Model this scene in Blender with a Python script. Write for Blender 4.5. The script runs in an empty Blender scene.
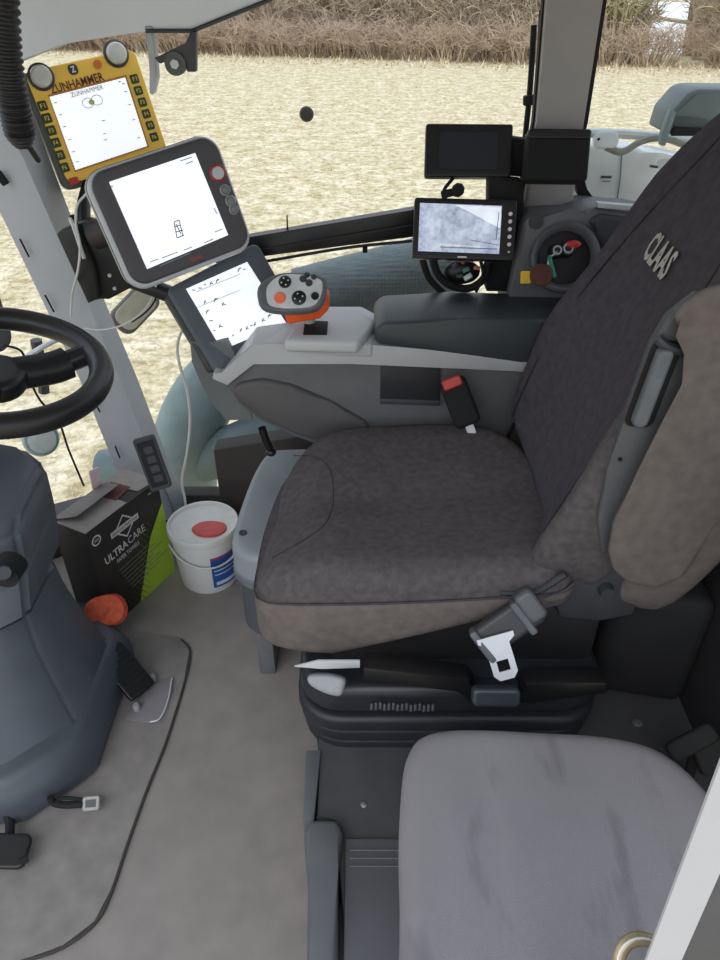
import bpy, bmesh, math, random
from mathutils import Vector, Matrix
random.seed(7)
C = bpy.context.scene.collection
V = Vector

# ------------------------------------------------------------------ camera
CAM = V((0, 0, 1.4)); PITCH = math.radians(35); FPX = 720.0
FW = V((0, math.cos(PITCH), -math.sin(PITCH))); UP = V((0, math.sin(PITCH), math.cos(PITCH)))
def ray(u, v): return FW + V((1, 0, 0)) * ((u - 360) / FPX) + UP * ((480 - v) / FPX)
def P(u, v, y=None, z=None, x=None, t=None):
    r = ray(u, v)
    if y is not None: t = y / r.y
    elif z is not None: t = (z - CAM.z) / r.z
    elif x is not None: t = x / r.x
    return CAM + r * t
cd = bpy.data.cameras.new('camera'); cam = bpy.data.objects.new('camera', cd); C.objects.link(cam)
cam.location = CAM; cam.rotation_euler = (math.radians(90) - PITCH, 0, 0)
cd.sensor_fit = 'VERTICAL'; cd.sensor_height = 36; cd.lens = FPX / 960 * 36; cd.clip_start = .02; cd.clip_end = 500
bpy.context.scene.camera = cam

class Frame:
    def __init__(s, c, n, x):
        s.c = V(c); s.n = V(n).normalized(); x = V(x); s.x = (x - s.n * x.dot(s.n)).normalized(); s.y = s.n.cross(s.x)
        s.M = Matrix((s.x, s.y, s.n)).transposed().to_4x4(); s.M.translation = s.c
    def pt(s, a, b, d=0): return s.c + s.x * a + s.y * b + s.n * d
    def uv(s, u, v, d=0):
        r = ray(u, v); o = s.c + s.n * d
        p = CAM + r * ((o - CAM).dot(s.n) / r.dot(s.n)) - s.c
        return p.dot(s.x), p.dot(s.y)
def quad_frame(q, t, n):
    """plane with normal n through the middle of a seen quad: frame + width + height"""
    n = V(n).normalized(); c = CAM + sum((ray(*p) for p in q), V()) / 4 * t
    w = [CAM + ray(*p) * ((c - CAM).dot(n) / ray(*p).dot(n)) for p in q]
    xd = (w[1] - w[0]) + (w[2] - w[3]); yd = (w[0] - w[3]) + (w[1] - w[2])
    a = xd.normalized(); b = yd.normalized(); x = (a + b.cross(n)).normalized()
    return Frame(sum(w, V()) / 4, n, x), xd.length / 2, yd.length / 2

# ------------------------------------------------------------------ materials
def lin(c):
    c = c / 255.0
    return c / 12.92 if c <= .04045 else ((c + .055) / 1.055) ** 2.4
def col(rgb, k=1): return (lin(rgb[0]) * k, lin(rgb[1]) * k, lin(rgb[2]) * k, 1)
MATS = {}
def mat(name, rgb, rough=.6, var=.12, scale=30, bump=0, bscale=200, metal=0, emit=0, spec=.5, rgb2=None, coat=0, thr=None):
    if name in MATS: return MATS[name]
    m = bpy.data.materials.new(name); m.use_nodes = True; nt = m.node_tree; N = nt.nodes; L = nt.links
    b = N['Principled BSDF']; tc = N.new('ShaderNodeTexCoord'); no = N.new('ShaderNodeTexNoise')
    no.inputs['Scale'].default_value = scale; no.inputs['Detail'].default_value = 5
    L.new(tc.outputs['Object'], no.inputs['Vector'])
    rp = N.new('ShaderNodeValToRGB')
    lo, hi = (thr or (.3, .7)); rp.color_ramp.elements[0].position = lo; rp.color_ramp.elements[1].position = hi
    if rgb2: rp.color_ramp.elements[0].color = col(rgb); rp.color_ramp.elements[1].color = col(rgb2)
    else: rp.color_ramp.elements[0].color = col(rgb, 1 - var); rp.color_ramp.elements[1].color = col(rgb, 1 + var)
    L.new(no.outputs['Fac'], rp.inputs['Fac']); L.new(rp.outputs['Color'], b.inputs['Base Color'])
    b.inputs['Roughness'].default_value = rough; b.inputs['Metallic'].default_value = metal
    b.inputs['Specular IOR Level'].default_value = spec; b.inputs['Coat Weight'].default_value = coat
    if emit:
        L.new(rp.outputs['Color'], b.inputs['Emission Color']); b.inputs['Emission Strength'].default_value = emit
    if bump:
        n2 = N.new('ShaderNodeTexNoise'); n2.inputs['Scale'].default_value = bscale; n2.inputs['Detail'].default_value = 3
        L.new(tc.outputs['Object'], n2.inputs['Vector'])
        bp = N.new('ShaderNodeBump'); bp.inputs['Strength'].default_value = bump; bp.inputs['Distance'].default_value = .002
        L.new(n2.outputs['Fac'], bp.inputs['Height']); L.new(bp.outputs['Normal'], b.inputs['Normal'])
    MATS[name] = m; return m
def glass(name, tint=.96, gloss=.25):
    m = bpy.data.materials.new(name); m.use_nodes = True; nt = m.node_tree; N = nt.nodes; L = nt.links
    N.remove(N['Principled BSDF']); out = N['Material Output']
    tr = N.new('ShaderNodeBsdfTransparent'); tr.inputs['Color'].default_value = (tint, tint, tint * .99, 1)
    gl = N.new('ShaderNodeBsdfGlossy'); gl.inputs['Roughness'].default_value = .03
    fr = N.new('ShaderNodeFresnel'); fr.inputs['IOR'].default_value = 1.3
    mu = N.new('ShaderNodeMath'); mu.operation = 'MULTIPLY'; mu.inputs[1].default_value = gloss
    mx = N.new('ShaderNodeMixShader'); L.new(fr.outputs[0], mu.inputs[0]); L.new(mu.outputs[0], mx.inputs[0])
    L.new(tr.outputs[0], mx.inputs[1]); L.new(gl.outputs[0], mx.inputs[2]); L.new(mx.outputs[0], out.inputs['Surface'])
    return m
GLASS = glass('window_glass')

# ------------------------------------------------------------------ mesh building
ORG = {}
def rr(w, h, r, seg=5, cx=0, cy=0):
    r = min(r, w / 2 - 1e-4, h / 2 - 1e-4); o = []
    for (sx, sy, a0) in ((1, 1, 0), (-1, 1, 90), (-1, -1, 180), (1, -1, 270)):
        for k in range(seg + 1):
            a = math.radians(a0 + 90 * k / seg)
            o.append((cx + sx * (w / 2 - r) + r * math.cos(a), cy + sy * (h / 2 - r) + r * math.sin(a)))
    return o
def smoothloop(pts, n=4):
    o = []; m = len(pts)
    for i in range(m):
        p0, p1, p2, p3 = (V(pts[(i + k) % m]) for k in (-1, 0, 1, 2))
        for k in range(n):
            t = k / n
            o.append(tuple(.5 * ((2 * p1) + (p2 - p0) * t + (2 * p0 - 5 * p1 + 4 * p2 - p3) * t * t + (3 * p1 - p0 - 3 * p2 + p3) * t ** 3)))
    return o
def smoothpath(pts, n=6):
    pts = [V(p) for p in pts]; q = [pts[0] * 2 - pts[1]] + pts + [pts[-1] * 2 - pts[-2]]; o = []
    for i in range(1, len(q) - 2):
        p0, p1, p2, p3 = q[i - 1:i + 3]
        for k in range(n):
            t = k / n
            o.append(.5 * ((2 * p1) + (p2 - p0) * t + (2 * p0 - 5 * p1 + 4 * p2 - p3) * t * t + (3 * p1 - p0 - 3 * p2 + p3) * t ** 3))
    o.append(pts[-1]); return o
class MB:
    def __init__(s): s.bm = bmesh.new()
    def box(s, c, size, M=None, bevel=0, seg=2, R=None):
        T = Matrix.Translation(V(c)) if not M else M @ Matrix.Translation(V(c))
        if R: T = T @ R
        T = T @ Matrix.Diagonal(V((*size, 1)))
        r = bmesh.ops.create_cube(s.bm, size=1, matrix=T)
        if bevel:
            e = list({e for v in r['verts'] for e in v.link_edges})
            bmesh.ops.bevel(s.bm, geom=e, offset=bevel, segments=seg, profile=.5, affect='EDGES')
        return s
    def ring(s, pts): return [s.bm.verts.new(V(p)) for p in pts]
    def bridge(s, a, b):
        n = len(a)
        for i in range(n):
            try: s.bm.faces.new((a[i], a[(i + 1) % n], b[(i + 1) % n], b[i]))
            except ValueError: pass
    def fan(s, a, c, flip=False):
        c = s.bm.verts.new(V(c)); n = len(a)
        for i in range(n): s.bm.faces.new((a[i], a[(i + 1) % n], c))
    def cyl(s, p0, p1, r0, r1=None, seg=20, caps=True):
        r1 = r0 if r1 is None else r1; p0 = V(p0); p1 = V(p1); d = (p1 - p0).normalized()
        a = d.orthogonal().normalized(); b = d.cross(a)
        R = [[p + (a * math.cos(2 * math.pi * k / seg) + b * math.sin(2 * math.pi * k / seg)) * r for k in range(seg)] for p, r in ((p0, r0), (p1, r1))]
        A = s.ring(R[0]); B = s.ring(R[1]); s.bridge(A, B)
        if caps: s.bm.faces.new(A[::-1]); s.bm.faces.new(B)
        return s
    def tube(s, pts, r, seg=10, n=6, caps=True, closed=False, flat=1, smooth=True):
        if closed: pts = [V(p) for p in smoothloop([tuple(p) for p in pts], n)]
        elif smooth and len(pts) > 2: pts = smoothpath(pts, n)
        else: pts = [V(p) for p in pts]
        m = len(pts); rings = []; a = None
        for i, p in enumerate(pts):
            d = ((pts[(i + 1) % m] - pts[i - 1]) if closed else (pts[min(i + 1, m - 1)] - pts[max(i - 1, 0)])).normalized()
            if a is None: a = d.orthogonal().normalized()
            a = (a - d * a.dot(d)).normalized(); b = d.cross(a)
            ri = r(i / (m - 1)) if callable(r) else r
            rings.append(s.ring([p + (a * math.cos(2 * math.pi * k / seg) + b * math.sin(2 * math.pi * k / seg) * flat) * ri for k in range(seg)]))
        for i in range(m - 1): s.bridge(rings[i], rings[i + 1])
        if closed: s.bridge(rings[-1], rings[0])
        elif caps: s.bm.faces.new(rings[0][::-1]); s.bm.faces.new(rings[-1])
        return s
    def prism(s, pts, vec, bevel=0, seg=2):
        vec = V(vec); A = s.ring(pts); B = s.ring([V(p) + vec for p in pts]); s.bridge(A, B)
        s.bm.faces.new(A[::-1]); s.bm.faces.new(B)
        if bevel:
            e = list({e for v in A + B for e in v.link_edges})
            bmesh.ops.bevel(s.bm, geom=e, offset=bevel, segments=seg, profile=.5, affect='EDGES')
        return s
    def pill(s, outline, z0, z1, rb, rt, M=None, top=None, seg=5, inner=8, bot=None):
        M = M or Matrix.Identity(4)
        cx = (min(p[0] for p in outline) + max(p[0] for p in outline)) / 2; cy = (min(p[1] for p in outline) + max(p[1] for p in outline)) / 2
        ex = max(p[0] for p in outline) - cx; ey = max(p[1] for p in outline) - cy
        top = top or (lambda x, y: 0); bot = bot or (lambda x, y: 0); rings = []
        def R(d, z, f, k=1):
            return s.ring([M @ V((cx + (x - cx) * max(0, 1 - d / ex) * k, cy + (y - cy) * max(0, 1 - d / ey) * k, z + f(cx + (x - cx) * (1 - d / ex) * k, cy + (y - cy) * (1 - d / ey) * k))) for x, y in outline])
        if rb:
            for k in range(seg + 1):
                a = math.radians(90 * k / seg); rings.append(R(rb * (1 - math.sin(a)), z0 + rb * (1 - math.cos(a)), bot))
        else: rings.append(R(0, z0, bot))
        if rt:
            for k in range(seg + 1):
                a = math.radians(90 * k / seg); rings.append(R(rt * (1 - math.cos(a)), z1 - rt * (1 - math.sin(a)), top))
        else: rings.append(R(0, z1, top))
        for k in range(1, inner): rings.append(R(rt, z1, top, 1 - k / inner))
        for a, b in zip(rings, rings[1:]): s.bridge(a, b)
        s.fan(rings[-1], M @ V((cx, cy, z1 + top(cx, cy))))
        s.bm.faces.new(rings[0][::-1]); return s
    def lathe(s, prof, M=None, seg=32):
        M = M or Matrix.Identity(4); prev = None
        for r, z in prof:
            if r < 1e-6: cur = [s.bm.verts.new(M @ V((0, 0, z)))]
            else: cur = s.ring([M @ V((r * math.cos(2 * math.pi * k / seg), r * math.sin(2 * math.pi * k / seg), z)) for k in range(seg)])
            if prev:
                if len(prev) == 1 and len(cur) > 1:
                    for i in range(seg): s.bm.faces.new((prev[0], cur[i], cur[(i + 1) % seg]))
                elif len(cur) == 1 and len(prev) > 1:
                    for i in range(seg): s.bm.faces.new((prev[i], prev[(i + 1) % seg], cur[0]))
                elif len(cur) > 1: s.bridge(prev, cur)
            prev = cur
        return s
    def ball(s, c, r, sc=(1, 1, 1), seg=16, M=None):
        T = (M or Matrix.Identity(4)) @ Matrix.Translation(V(c)) @ Matrix.Diagonal(V((r * sc[0], r * sc[1], r * sc[2], 1)))
        bmesh.ops.create_uvsphere(s.bm, u_segments=seg, v_segments=seg // 2 + 2, radius=1, matrix=T); return s
    def poly(s, pts): s.bm.faces.new(s.ring(pts)); return s
    def text(s, body, F, a, b, w, h, d=.001, rot=0, slant=0, bold=0.0):
        cu = bpy.data.curves.new('lettering', 'FONT'); cu.body = body; cu.resolution_u = 2; cu.offset = bold; cu.shear = slant
        ob = bpy.data.objects.new('lettering', cu); C.objects.link(ob)
        bpy.context.view_layer.update(); dg = bpy.context.evaluated_depsgraph_get()
        me = bpy.data.meshes.new_from_object(ob.evaluated_get(dg)); bpy.data.objects.remove(ob); bpy.data.curves.remove(cu)
        xs = [v.co.x for v in me.vertices]; ys = [v.co.y for v in me.vertices]
        x0, x1, y0, y1 = min(xs), max(xs), min(ys), max(ys); cr, sr = math.cos(rot), math.sin(rot)
        vs = []
        for v in me.vertices:
            lx = ((v.co.x - x0) / (x1 - x0) - .5) * w; ly = ((v.co.y - y0) / (y1 - y0) - .5) * h
            vs.append(s.bm.verts.new(F.pt(a + lx * cr - ly * sr, b + lx * sr + ly * cr, d)))
        for p in me.polygons:
            try: s.bm.faces.new([vs[i] for i in p.vertices])
            except ValueError: pass
        bpy.data.meshes.remove(me); return s
    def build(s, name, m, parent=None, org=None, angle=40, flat=False):
        bm = s.bm; bmesh.ops.recalc_face_normals(bm, faces=bm.faces)
        if parent is not None: org = ORG[parent.name]
        elif org is None:
            vs = [v.co for v in bm.verts]
            org = V((sum(v.x for v in vs) / len(vs), sum(v.y for v in vs) / len(vs), min(v.z for v in vs)))
        bmesh.ops.translate(bm, verts=bm.verts, vec=-V(org))
        ca = math.radians(angle)
        for f in bm.faces: f.smooth = not flat
        for e in bm.edges:
            if len(e.link_faces) == 2 and e.calc_face_angle(0) > ca: e.smooth = False
        me = bpy.data.meshes.new(name); bm.to_mesh(me); bm.free(); me.materials.append(m)
        o = bpy.data.objects.new(name, me); C.objects.link(o); ORG[o.name] = V(org)
        if parent is not None: o.parent = parent
        else: o.location = org
        return o
def thing(name, label, cat, loc, group=None):
    o = bpy.data.objects.new(name, None); C.objects.link(o); o.location = V(loc); o.empty_display_size = .05
    o['label'] = label; o['category'] = cat
    if group: o['group'] = group
    ORG[o.name] = V(loc); return o
def tag(o, label=None, cat=None, group=None, kind=None):
    if label: o['label'] = label
    if cat: o['category'] = cat
    if group: o['group'] = group
    if kind: o['kind'] = kind
    return o
def struct(mb, name, m, label=None, cat=None, **k):
    return tag(mb.build(name, m, **k), label, cat, kind='structure')

# palette
M_floor = mat('floor_rubber', (134, 128, 124), .75, .10, 14, .25, 900)
M_mat = mat('mat_rubber', (127, 122, 119), .7, .14, 22, .35, 800)
M_groove = mat('groove', (62, 58, 56), .9)
M_pil = mat('pillar_grey', (172, 175, 182), .45, .05, 8)
M_pild = mat('pillar_shade_grey', (112, 114, 119), .5, .06, 8)
M_bpil = mat('post_lining', (150, 146, 144), .6, .05, 10)
M_black = mat('black_plastic', (24, 24, 26), .4, .2, 20)
M_blackm = mat('matt_black', (14, 14, 16), .8, .2, 20)
M_char = mat('charcoal_plastic', (58, 60, 64), .5, .1, 25, .15, 1500)
M_char2 = mat('console_charcoal', (98, 98, 100), .55, .08, 18, .15, 1500)
M_slate = mat('slate_plastic', (84, 90, 99), .42, .07, 14, .12, 1500)
M_light = mat('console_light_grey', (190, 191, 193), .45, .04, 10)
M_fab = mat('seat_fabric', (92, 87, 89), .95, .20, 70, .6, 1400, spec=.15)
M_fabd = mat('seat_fabric_dark', (78, 74, 80), .95, .18, 60, .6, 1400, spec=.15)
M_vinyl = mat('seat_side_cloth', (108, 100, 97), .85, .14, 50, .5, 1200, spec=.2)
M_fab2 = mat('passenger_fabric', (118, 115, 117), .95, .08, 7, .7, 1500, spec=.15)
M_silver = mat('silver_plastic', (196, 198, 202), .4, .04, 30, metal=.1)
M_chrome = mat('bare_metal', (190, 190, 192), .3, .1, 40, metal=.8)
M_white = mat('white_plastic', (226, 226, 224), .45, .03, 20)
M_scr = mat('lit_screen', (236, 240, 246), .3, .02, 6, emit=.75)
M_ink = mat('screen_ink', (70, 72, 80), .6, .1, 30)
M_inkl = mat('screen_ink_pale', (150, 158, 172), .6, .1, 30)
M_red = mat('red_plastic', (190, 52, 44), .45, .1, 30)
M_orange = mat('orange_plastic', (236, 92, 30), .45, .06, 30)
M_yel = mat('yellow_panel', (252, 204, 84), .5, .05, 20)
M_green = mat('green_key', (28, 66, 34), .5, .1, 30)
M_cable = mat('white_cable', (214, 214, 212), .5, .04, 30)
M_teal = mat('bluegrey_fender', (128, 146, 148), .55, .14, 12, .2, 60)
M_rear = mat('dusty_fender', (228, 232, 232), .6, .12, 10, .1, 60)

# ------------------------------------------------------------------ world and light
w = bpy.data.worlds.new('sky'); bpy.context.scene.world = w; w.use_nodes = True
N = w.node_tree.nodes; L = w.node_tree.links; bg = N['Background']
tc = N.new('ShaderNodeTexCoord'); sx = N.new('ShaderNodeSeparateXYZ'); rp = N.new('ShaderNodeValToRGB')
rp.color_ramp.elements[0].position = .0; rp.color_ramp.elements[0].color = (.92, .95, 1.0, 1)
rp.color_ramp.elements[1].position = .6; rp.color_ramp.elements[1].color = (.74, .85, 1.0, 1)
L.new(tc.outputs['Generated'], sx.inputs[0]); L.new(sx.outputs['Z'], rp.inputs[0]); L.new(rp.outputs[0], bg.inputs[0])
bg.inputs[1].default_value = 1.3
sd = bpy.data.lights.new('sun', 'SUN'); so = bpy.data.objects.new('sun', sd); C.objects.link(so)
sd.energy = 1.5; sd.angle = math.radians(50); sd.color = (1, .97, .92); so.rotation_euler = (math.radians(38), math.radians(-18), 0)
bpy.context.scene.view_settings.view_transform = 'Standard'
bpy.context.scene.view_settings.look = 'None'

# ================================================================== OUTSIDE
GZ = -1.3
def ground_mat():
    m = bpy.data.materials.new('dry_meadow'); m.use_nodes = True; nt = m.node_tree; N = nt.nodes; L = nt.links; b = N['Principled BSDF']
    tc = N.new('ShaderNodeTexCoord')
    def noise(sc, det, c0, c1, p0, p1, st=(1, 1, 1)):
        mp = N.new('ShaderNodeMapping'); mp.inputs['Scale'].default_value = st; L.new(tc.outputs['Object'], mp.inputs[0])
        n = N.new('ShaderNodeTexNoise'); n.inputs['Scale'].default_value = sc; n.inputs['Detail'].default_value = det; n.inputs['Roughness'].default_value = .7
        L.new(mp.outputs[0], n.inputs['Vector']); r = N.new('ShaderNodeValToRGB'); r.color_ramp.elements[0].position = p0; r.color_ramp.elements[1].position = p1
        r.color_ramp.elements[0].color = c0; r.color_ramp.elements[1].color = c1; L.new(n.outputs['Fac'], r.inputs[0]); return r
    a = noise(2.6, 8, col((204, 188, 148)), col((246, 235, 208)), .36, .62)
    c = noise(9, 8, (.30, .25, .17, 1), (1, 1, 1, 1), .38, .56, (1, 1, 1))
    d = noise(45, 3, (.6, .55, .42, 1), (1, 1, 1, 1), .3, .5)
    m1 = N.new('ShaderNodeMixRGB'); m1.blend_type = 'MULTIPLY'; m1.inputs[0].default_value = .6
    m2 = N.new('ShaderNodeMixRGB'); m2.blend_type = 'MULTIPLY'; m2.inputs[0].default_value = .6
    L.new(a.outputs[0], m1.inputs[1]); L.new(c.outputs[0], m1.inputs[2]); L.new(m1.outputs[0], m2.inputs[1]); L.new(d.outputs[0], m2.inputs[2])
    L.new(m2.outputs[0], b.inputs['Base Color']); b.inputs['Roughness'].default_value = 1; b.inputs['Specular IOR Level'].default_value = 0
    return m
mb = MB(); mb.poly([(-90, -30, GZ), (90, -30, GZ), (90, 120, GZ), (-90, 120, GZ)]); struct(mb, 'ground', ground_mat(), org=V((0, 0, GZ)))
def hedge_y0(X): return 33.5 - .30 * X
# grass blades lying in the meadow
mb = MB()
for k in range(30000):
    Y = 2.6 + 30 * random.random() ** 1.5; X = (random.random() - .5) * (Y * 1.15 + 3)
    a = random.random() * 6.28; l = .04 + .07 * random.random(); h = .006 + .03 * random.random() ** 2; wd = .003 + .0005 * Y
    d = V((math.cos(a), math.sin(a), 0)); e = V((-d.y, d.x, 0)) * wd
    if k > 27500: Y = hedge_y0(X := random.uniform(-18, 18)) - 3.5 * random.random() ** 2; h = .05 + .2 * random.random() ** 2; wd = .03; l = .2
    d = V((math.cos(a), math.sin(a), 0)); e = V((-d.y, d.x, 0)) * wd
    p = V((X, Y, GZ + .002)); mb.poly([p - e, p + e, p + d * l + V((0, 0, h))])
tag(mb.build('meadow_grass', mat('straw', (176, 158, 118), 1, .4, 6, rgb2=(246, 236, 208), spec=0), org=V((0, 3, GZ)), flat=True), 'dry straw coloured grass blades covering the meadow', 'grass', kind='stuff')

def branches(mb, n, R, H, th, spread=.6, twig=3, rnd=random):
    for k in range(n):
        a = rnd.random() * 6.28; r0 = R * rnd.random() ** .7 * .6
        p = V((math.cos(a) * r0, math.sin(a) * r0, 0)); hh = H * (.45 + .55 * rnd.random())
        dr = V((math.cos(a), math.sin(a), 0)) * spread * R + V((rnd.uniform(-.3, .3), rnd.uniform(-.3, .3), 0)) * R
        q = p + dr * .5 + V((0, 0, hh * .6)); e = p + dr * 1.2 + V((0, 0, hh * rnd.uniform(.7, 1)))
        mb.tube([p, q, e], lambda t: th * (1 - .75 * t), 3, 3, caps=False)
        for j in range(twig):
            t = rnd.uniform(.3, .95); s = p.lerp(q, t * 2) if t < .5 else q.lerp(e, t * 2 - 1)
            f = s + V((rnd.uniform(-1, 1), rnd.uniform(-1, 1), rnd.uniform(-.3, .8))) * R * .45
            mb.tube([s, (s + f) / 2 + V((0, 0, rnd.uniform(-.1, .15))), f], lambda t: th * .5 * (1 - .6 * t), 3, 2, caps=False)
M_br = mat('bare_branch', (150, 134, 112), 1, .3, 2, rgb2=(206, 190, 166), spec=0)
M_bram = mat('bramble', (156, 136, 122), 1, .3, 2, rgb2=(214, 196, 172), spec=0)
M_willow = mat('willow_bark', (146, 136, 104), 1, .3, 2, rgb2=(196, 186, 150), spec=0)
def hedge_y(X): return 33.5 - .30 * X
protos = []
for i in range(3):
    mb = MB(); branches(mb, 70, 1.5, 3.6, .035, .5, 6)
    o = mb.build('bare_shrub', M_br, org=V((0, 0, 0))); protos.append(o)
bprotos = []
for i in range(2):
    mb = MB(); branches(mb, 120, 1.5, 1.5, .017, .45, 6)
    o = mb.build('bramble_bush', M_bram, org=V((0, 0, 0))); bprotos.append(o)
def place(protos, k, used, x, y, s, rz, label, cat, group):
    src = protos[k]
    if k not in used: o = src; used.add(k)
    else: o = src.copy(); C.objects.link(o)
    o.location = (x, y, GZ); o.rotation_euler = (0, 0, rz); o.scale = (s, s, s)
    tag(o, label, cat, group); return o
used = set(); used2 = set()
for k in range(26):
    X = -16 + k * 1.3
    if 10.0 < X < 13.2: continue
    place(protos, k % 3, used, X, hedge_y(X) + 1.8 + (k % 2) * 1.2, 1 + .15 * random.random(), random.random() * 6.28,
          'bare leafless shrub standing in the hedge behind the brambles', 'shrub', 'leafless shrubs of the field hedge')
for k in range(24):
    X = -16 + k * 1.4
    if 10.6 < X < 12.9: continue
    place(bprotos, k % 2, used2, X, hedge_y(X) + .3 * (k % 2), .95 + .2 * random.random(), random.random() * 6.28,
          'low reddish brown bramble bush at the edge of the meadow', 'bush', 'brambles along the meadow edge')
mb = MB(); branches(mb, 260, 1.9, 4.2, .04, .55, 6)
o = mb.build('tangled_tree', M_willow, org=V((0, 0, 0))); o.location = (14.7, 29.2, GZ)
tag(o, 'pale tangled leafless tree in the hedge behind the work lamp', 'tree')
mb = MB(); branches(mb, 60, 1.1, 4.2, .05, .4, 7)
o = mb.build('tangled_tree', M_willow, org=V((0, 0, 0))); o.location = (9.6, 31.4, GZ)
tag(o, 'thin leafless tree with tan branches beside the rear cab post', 'tree')
# thicket behind the hedge and the pale track seen through its gap
def thicket_mat():
    m = mat('thicket', (128, 112, 92), 1, .3, 1.2, rgb2=(196, 178, 152), spec=0, thr=(.35, .65))
    return m
mb = MB(); pts = []
random.seed(3)
for X0, X1 in ((-40, 10.3), (13.2, 45)):
    n = int((X1 - X0) / .5); top = []; bot = []
    for i in range(n + 1):
        x = X0 + (X1 - X0) * i / n; y = hedge_y(x) + 4.5 + random.uniform(-.3, .3)
        bot.append(mb.bm.verts.new((x, y, GZ))); top.append(mb.bm.verts.new((x, y + .6, GZ + 4 + random.uniform(-.5, .5))))
    for i in range(n): mb.bm.faces.new((bot[i], bot[i + 1], top[i + 1], top[i]))
tag(mb.build('thicket_undergrowth', thicket_mat(), org=V((0, 34, GZ))), 'dense brown undergrowth closing the hedge behind the shrubs', 'undergrowth', kind='stuff')
mb = MB(); mb.poly([(2, 36, GZ + .02), (30, 33, GZ + .02), (60, 70, GZ + .9), (-5, 75, GZ + .9)])
struct(mb, 'trim_1', mat('pale_track', (238, 238, 236), 1, .03, 1, spec=0), 'pale gravel yard beyond the hedge', 'road')
mb = MB()
mb.tube([(9.8, 33.4, GZ + 1.6), (13.6, 33.4, GZ + 1.1)], .07, 6, smooth=False); mb.tube([(9.8, 33.4, GZ + 2.5), (13.6, 33.4, GZ + 2.3)], .07, 6, smooth=False)
for xx in (9.9, 13.4): mb.box((xx, 33.4, GZ + 1.3), (.14, .12, 2.6))
tag(mb.build('field_fence', M_br), 'wooden rail fence in the gap of the hedge', 'fence')

# front wheel fender, fuel tank seen through the lower side glass
def ribbed():
    m = mat('ribbed_fender', (112, 122, 124), .6, .1, 20)
    nt = m.node_tree; N = nt.nodes; L = nt.links; b = N['Principled BSDF']
    wv = N.new('ShaderNodeTexVoronoi'); wv.inputs['Scale'].default_value = 90; wv.inputs['Randomness'].default_value = .1; t = N.new('ShaderNodeTexCoord'); L.new(t.outputs['Object'], wv.inputs['Vector'])
    bp = N.new('ShaderNodeBump'); bp.inputs['Strength'].default_value = .7; bp.inputs['Distance'].default_value = .004
    L.new(wv.outputs['Distance'], bp.inputs['Height']); L.new(bp.outputs[0], b.inputs['Normal']); return m
t = thing('front_fender', 'curved blue-grey plastic front wheel fender outside the lower side window', 'fender', (P(200, 400, y=2.1).x, 2.1, GZ + 1.0))
path = [P(u, v, y=yy) for u, v, yy in ((452, 262, 2.22), (410, 275, 2.2), (350, 290, 2.18), (300, 303, 2.16))]
mb = MB(); mb.tube(path, .105, 24, 5); mb.build('ribbed_section', ribbed(), t)
path = [P(u, v, y=yy) for u, v, yy in ((330, 292, 2.17), (280, 322, 2.15), (235, 362, 2.13), (200, 405, 2.12), (185, 450, 2.12), (182, 500, 2.12), (186, 560, 2.12))]
mb = MB(); mb.tube(path, lambda s: .085 + .05 * s, 24, 5); mb.build('arch', M_teal, t)
mb = MB(); mb.tube([P(104, 470, y=2.15), P(200, 462, y=2.1), P(250, 440, y=2.0), P(330, 425, y=2.0)], .075, 20, 4)
o = mb.build('air_tank', mat('tank_bluegrey', (104, 122, 124), .5, .14, 10))
tag(o, 'blue-grey cylindrical tank lying outside below the side window', 'tank')
# small folding mirror outside, seen under the terminal
t = thing('folding_mirror', 'small oval mirror with pale back outside the glass, under the angled terminal', 'mirror', P(138, 335, y=2.05))
F = Frame(P(135, 309, y=1.98), (.45, -.85, .25), (.75, .3, .6))
mb = MB(); mb.pill(rr(.15, .085, .030), -.015, .012, .012, .01, F.M); mb.build('shell', mat('mirror_back', (112, 108, 102), .5), t)
mb = MB(); mb.pill(rr(.125, .07, .026), .012, .015, 0, .002, F.M); mb.build('mirror_face', mat('mirror_face', (196, 190, 168), .15), t)
# work lamp low in front + mirror bar
t = thing('round_lamp', 'round pale work lamp with glass lens outside below the steering wheel', 'lamp', P(35, 436, y=1.85))
c = P(41, 439, y=1.9); F = Frame(c, (.55, -.75, .3), (.8, .6, 0))
mb = MB(); mb.lathe([(0, -.09), (.03, -.085), (.05, -.04), (.055, 0), (.05, .012), (0, .012)], F.M, 24); mb.build('housing', M_teal, t)
mb = MB(); mb.lathe([(.04, .012), (.042, .018), (.036, .02), (0, .016)], F.M, 24); mb.build('lens', mat('lamp_lens', (176, 182, 180), .15, .1, 60), t)
t = thing('mirror_bracket', 'grey tubular mirror bracket outside the windscreen behind the steering wheel', 'bracket', P(10, 375, y=1.75))
mb = MB(); mb.tube([P(-40, 398, y=1.9), P(0, 376, y=1.9), P(34, 352, y=1.9), P(60, 338, y=1.95)], .008, 8, 3); mb.build('crossbar', M_silver, t)
mb = MB(); mb.tube([P(36, 340, y=1.95), P(42, 372, y=1.95), P(44, 392, y=1.95)], .017, 8, 3); mb.build('strut', M_char, t)
mb = MB(); mb.pill(rr(.12, .2, .05), -.03, .02, .02, .01, Frame(P(-18, 318, y=1.9), (.5, -.8, .2), (.8, .5, 0)).M); mb.build('mirror_shell', M_char, t)

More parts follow.
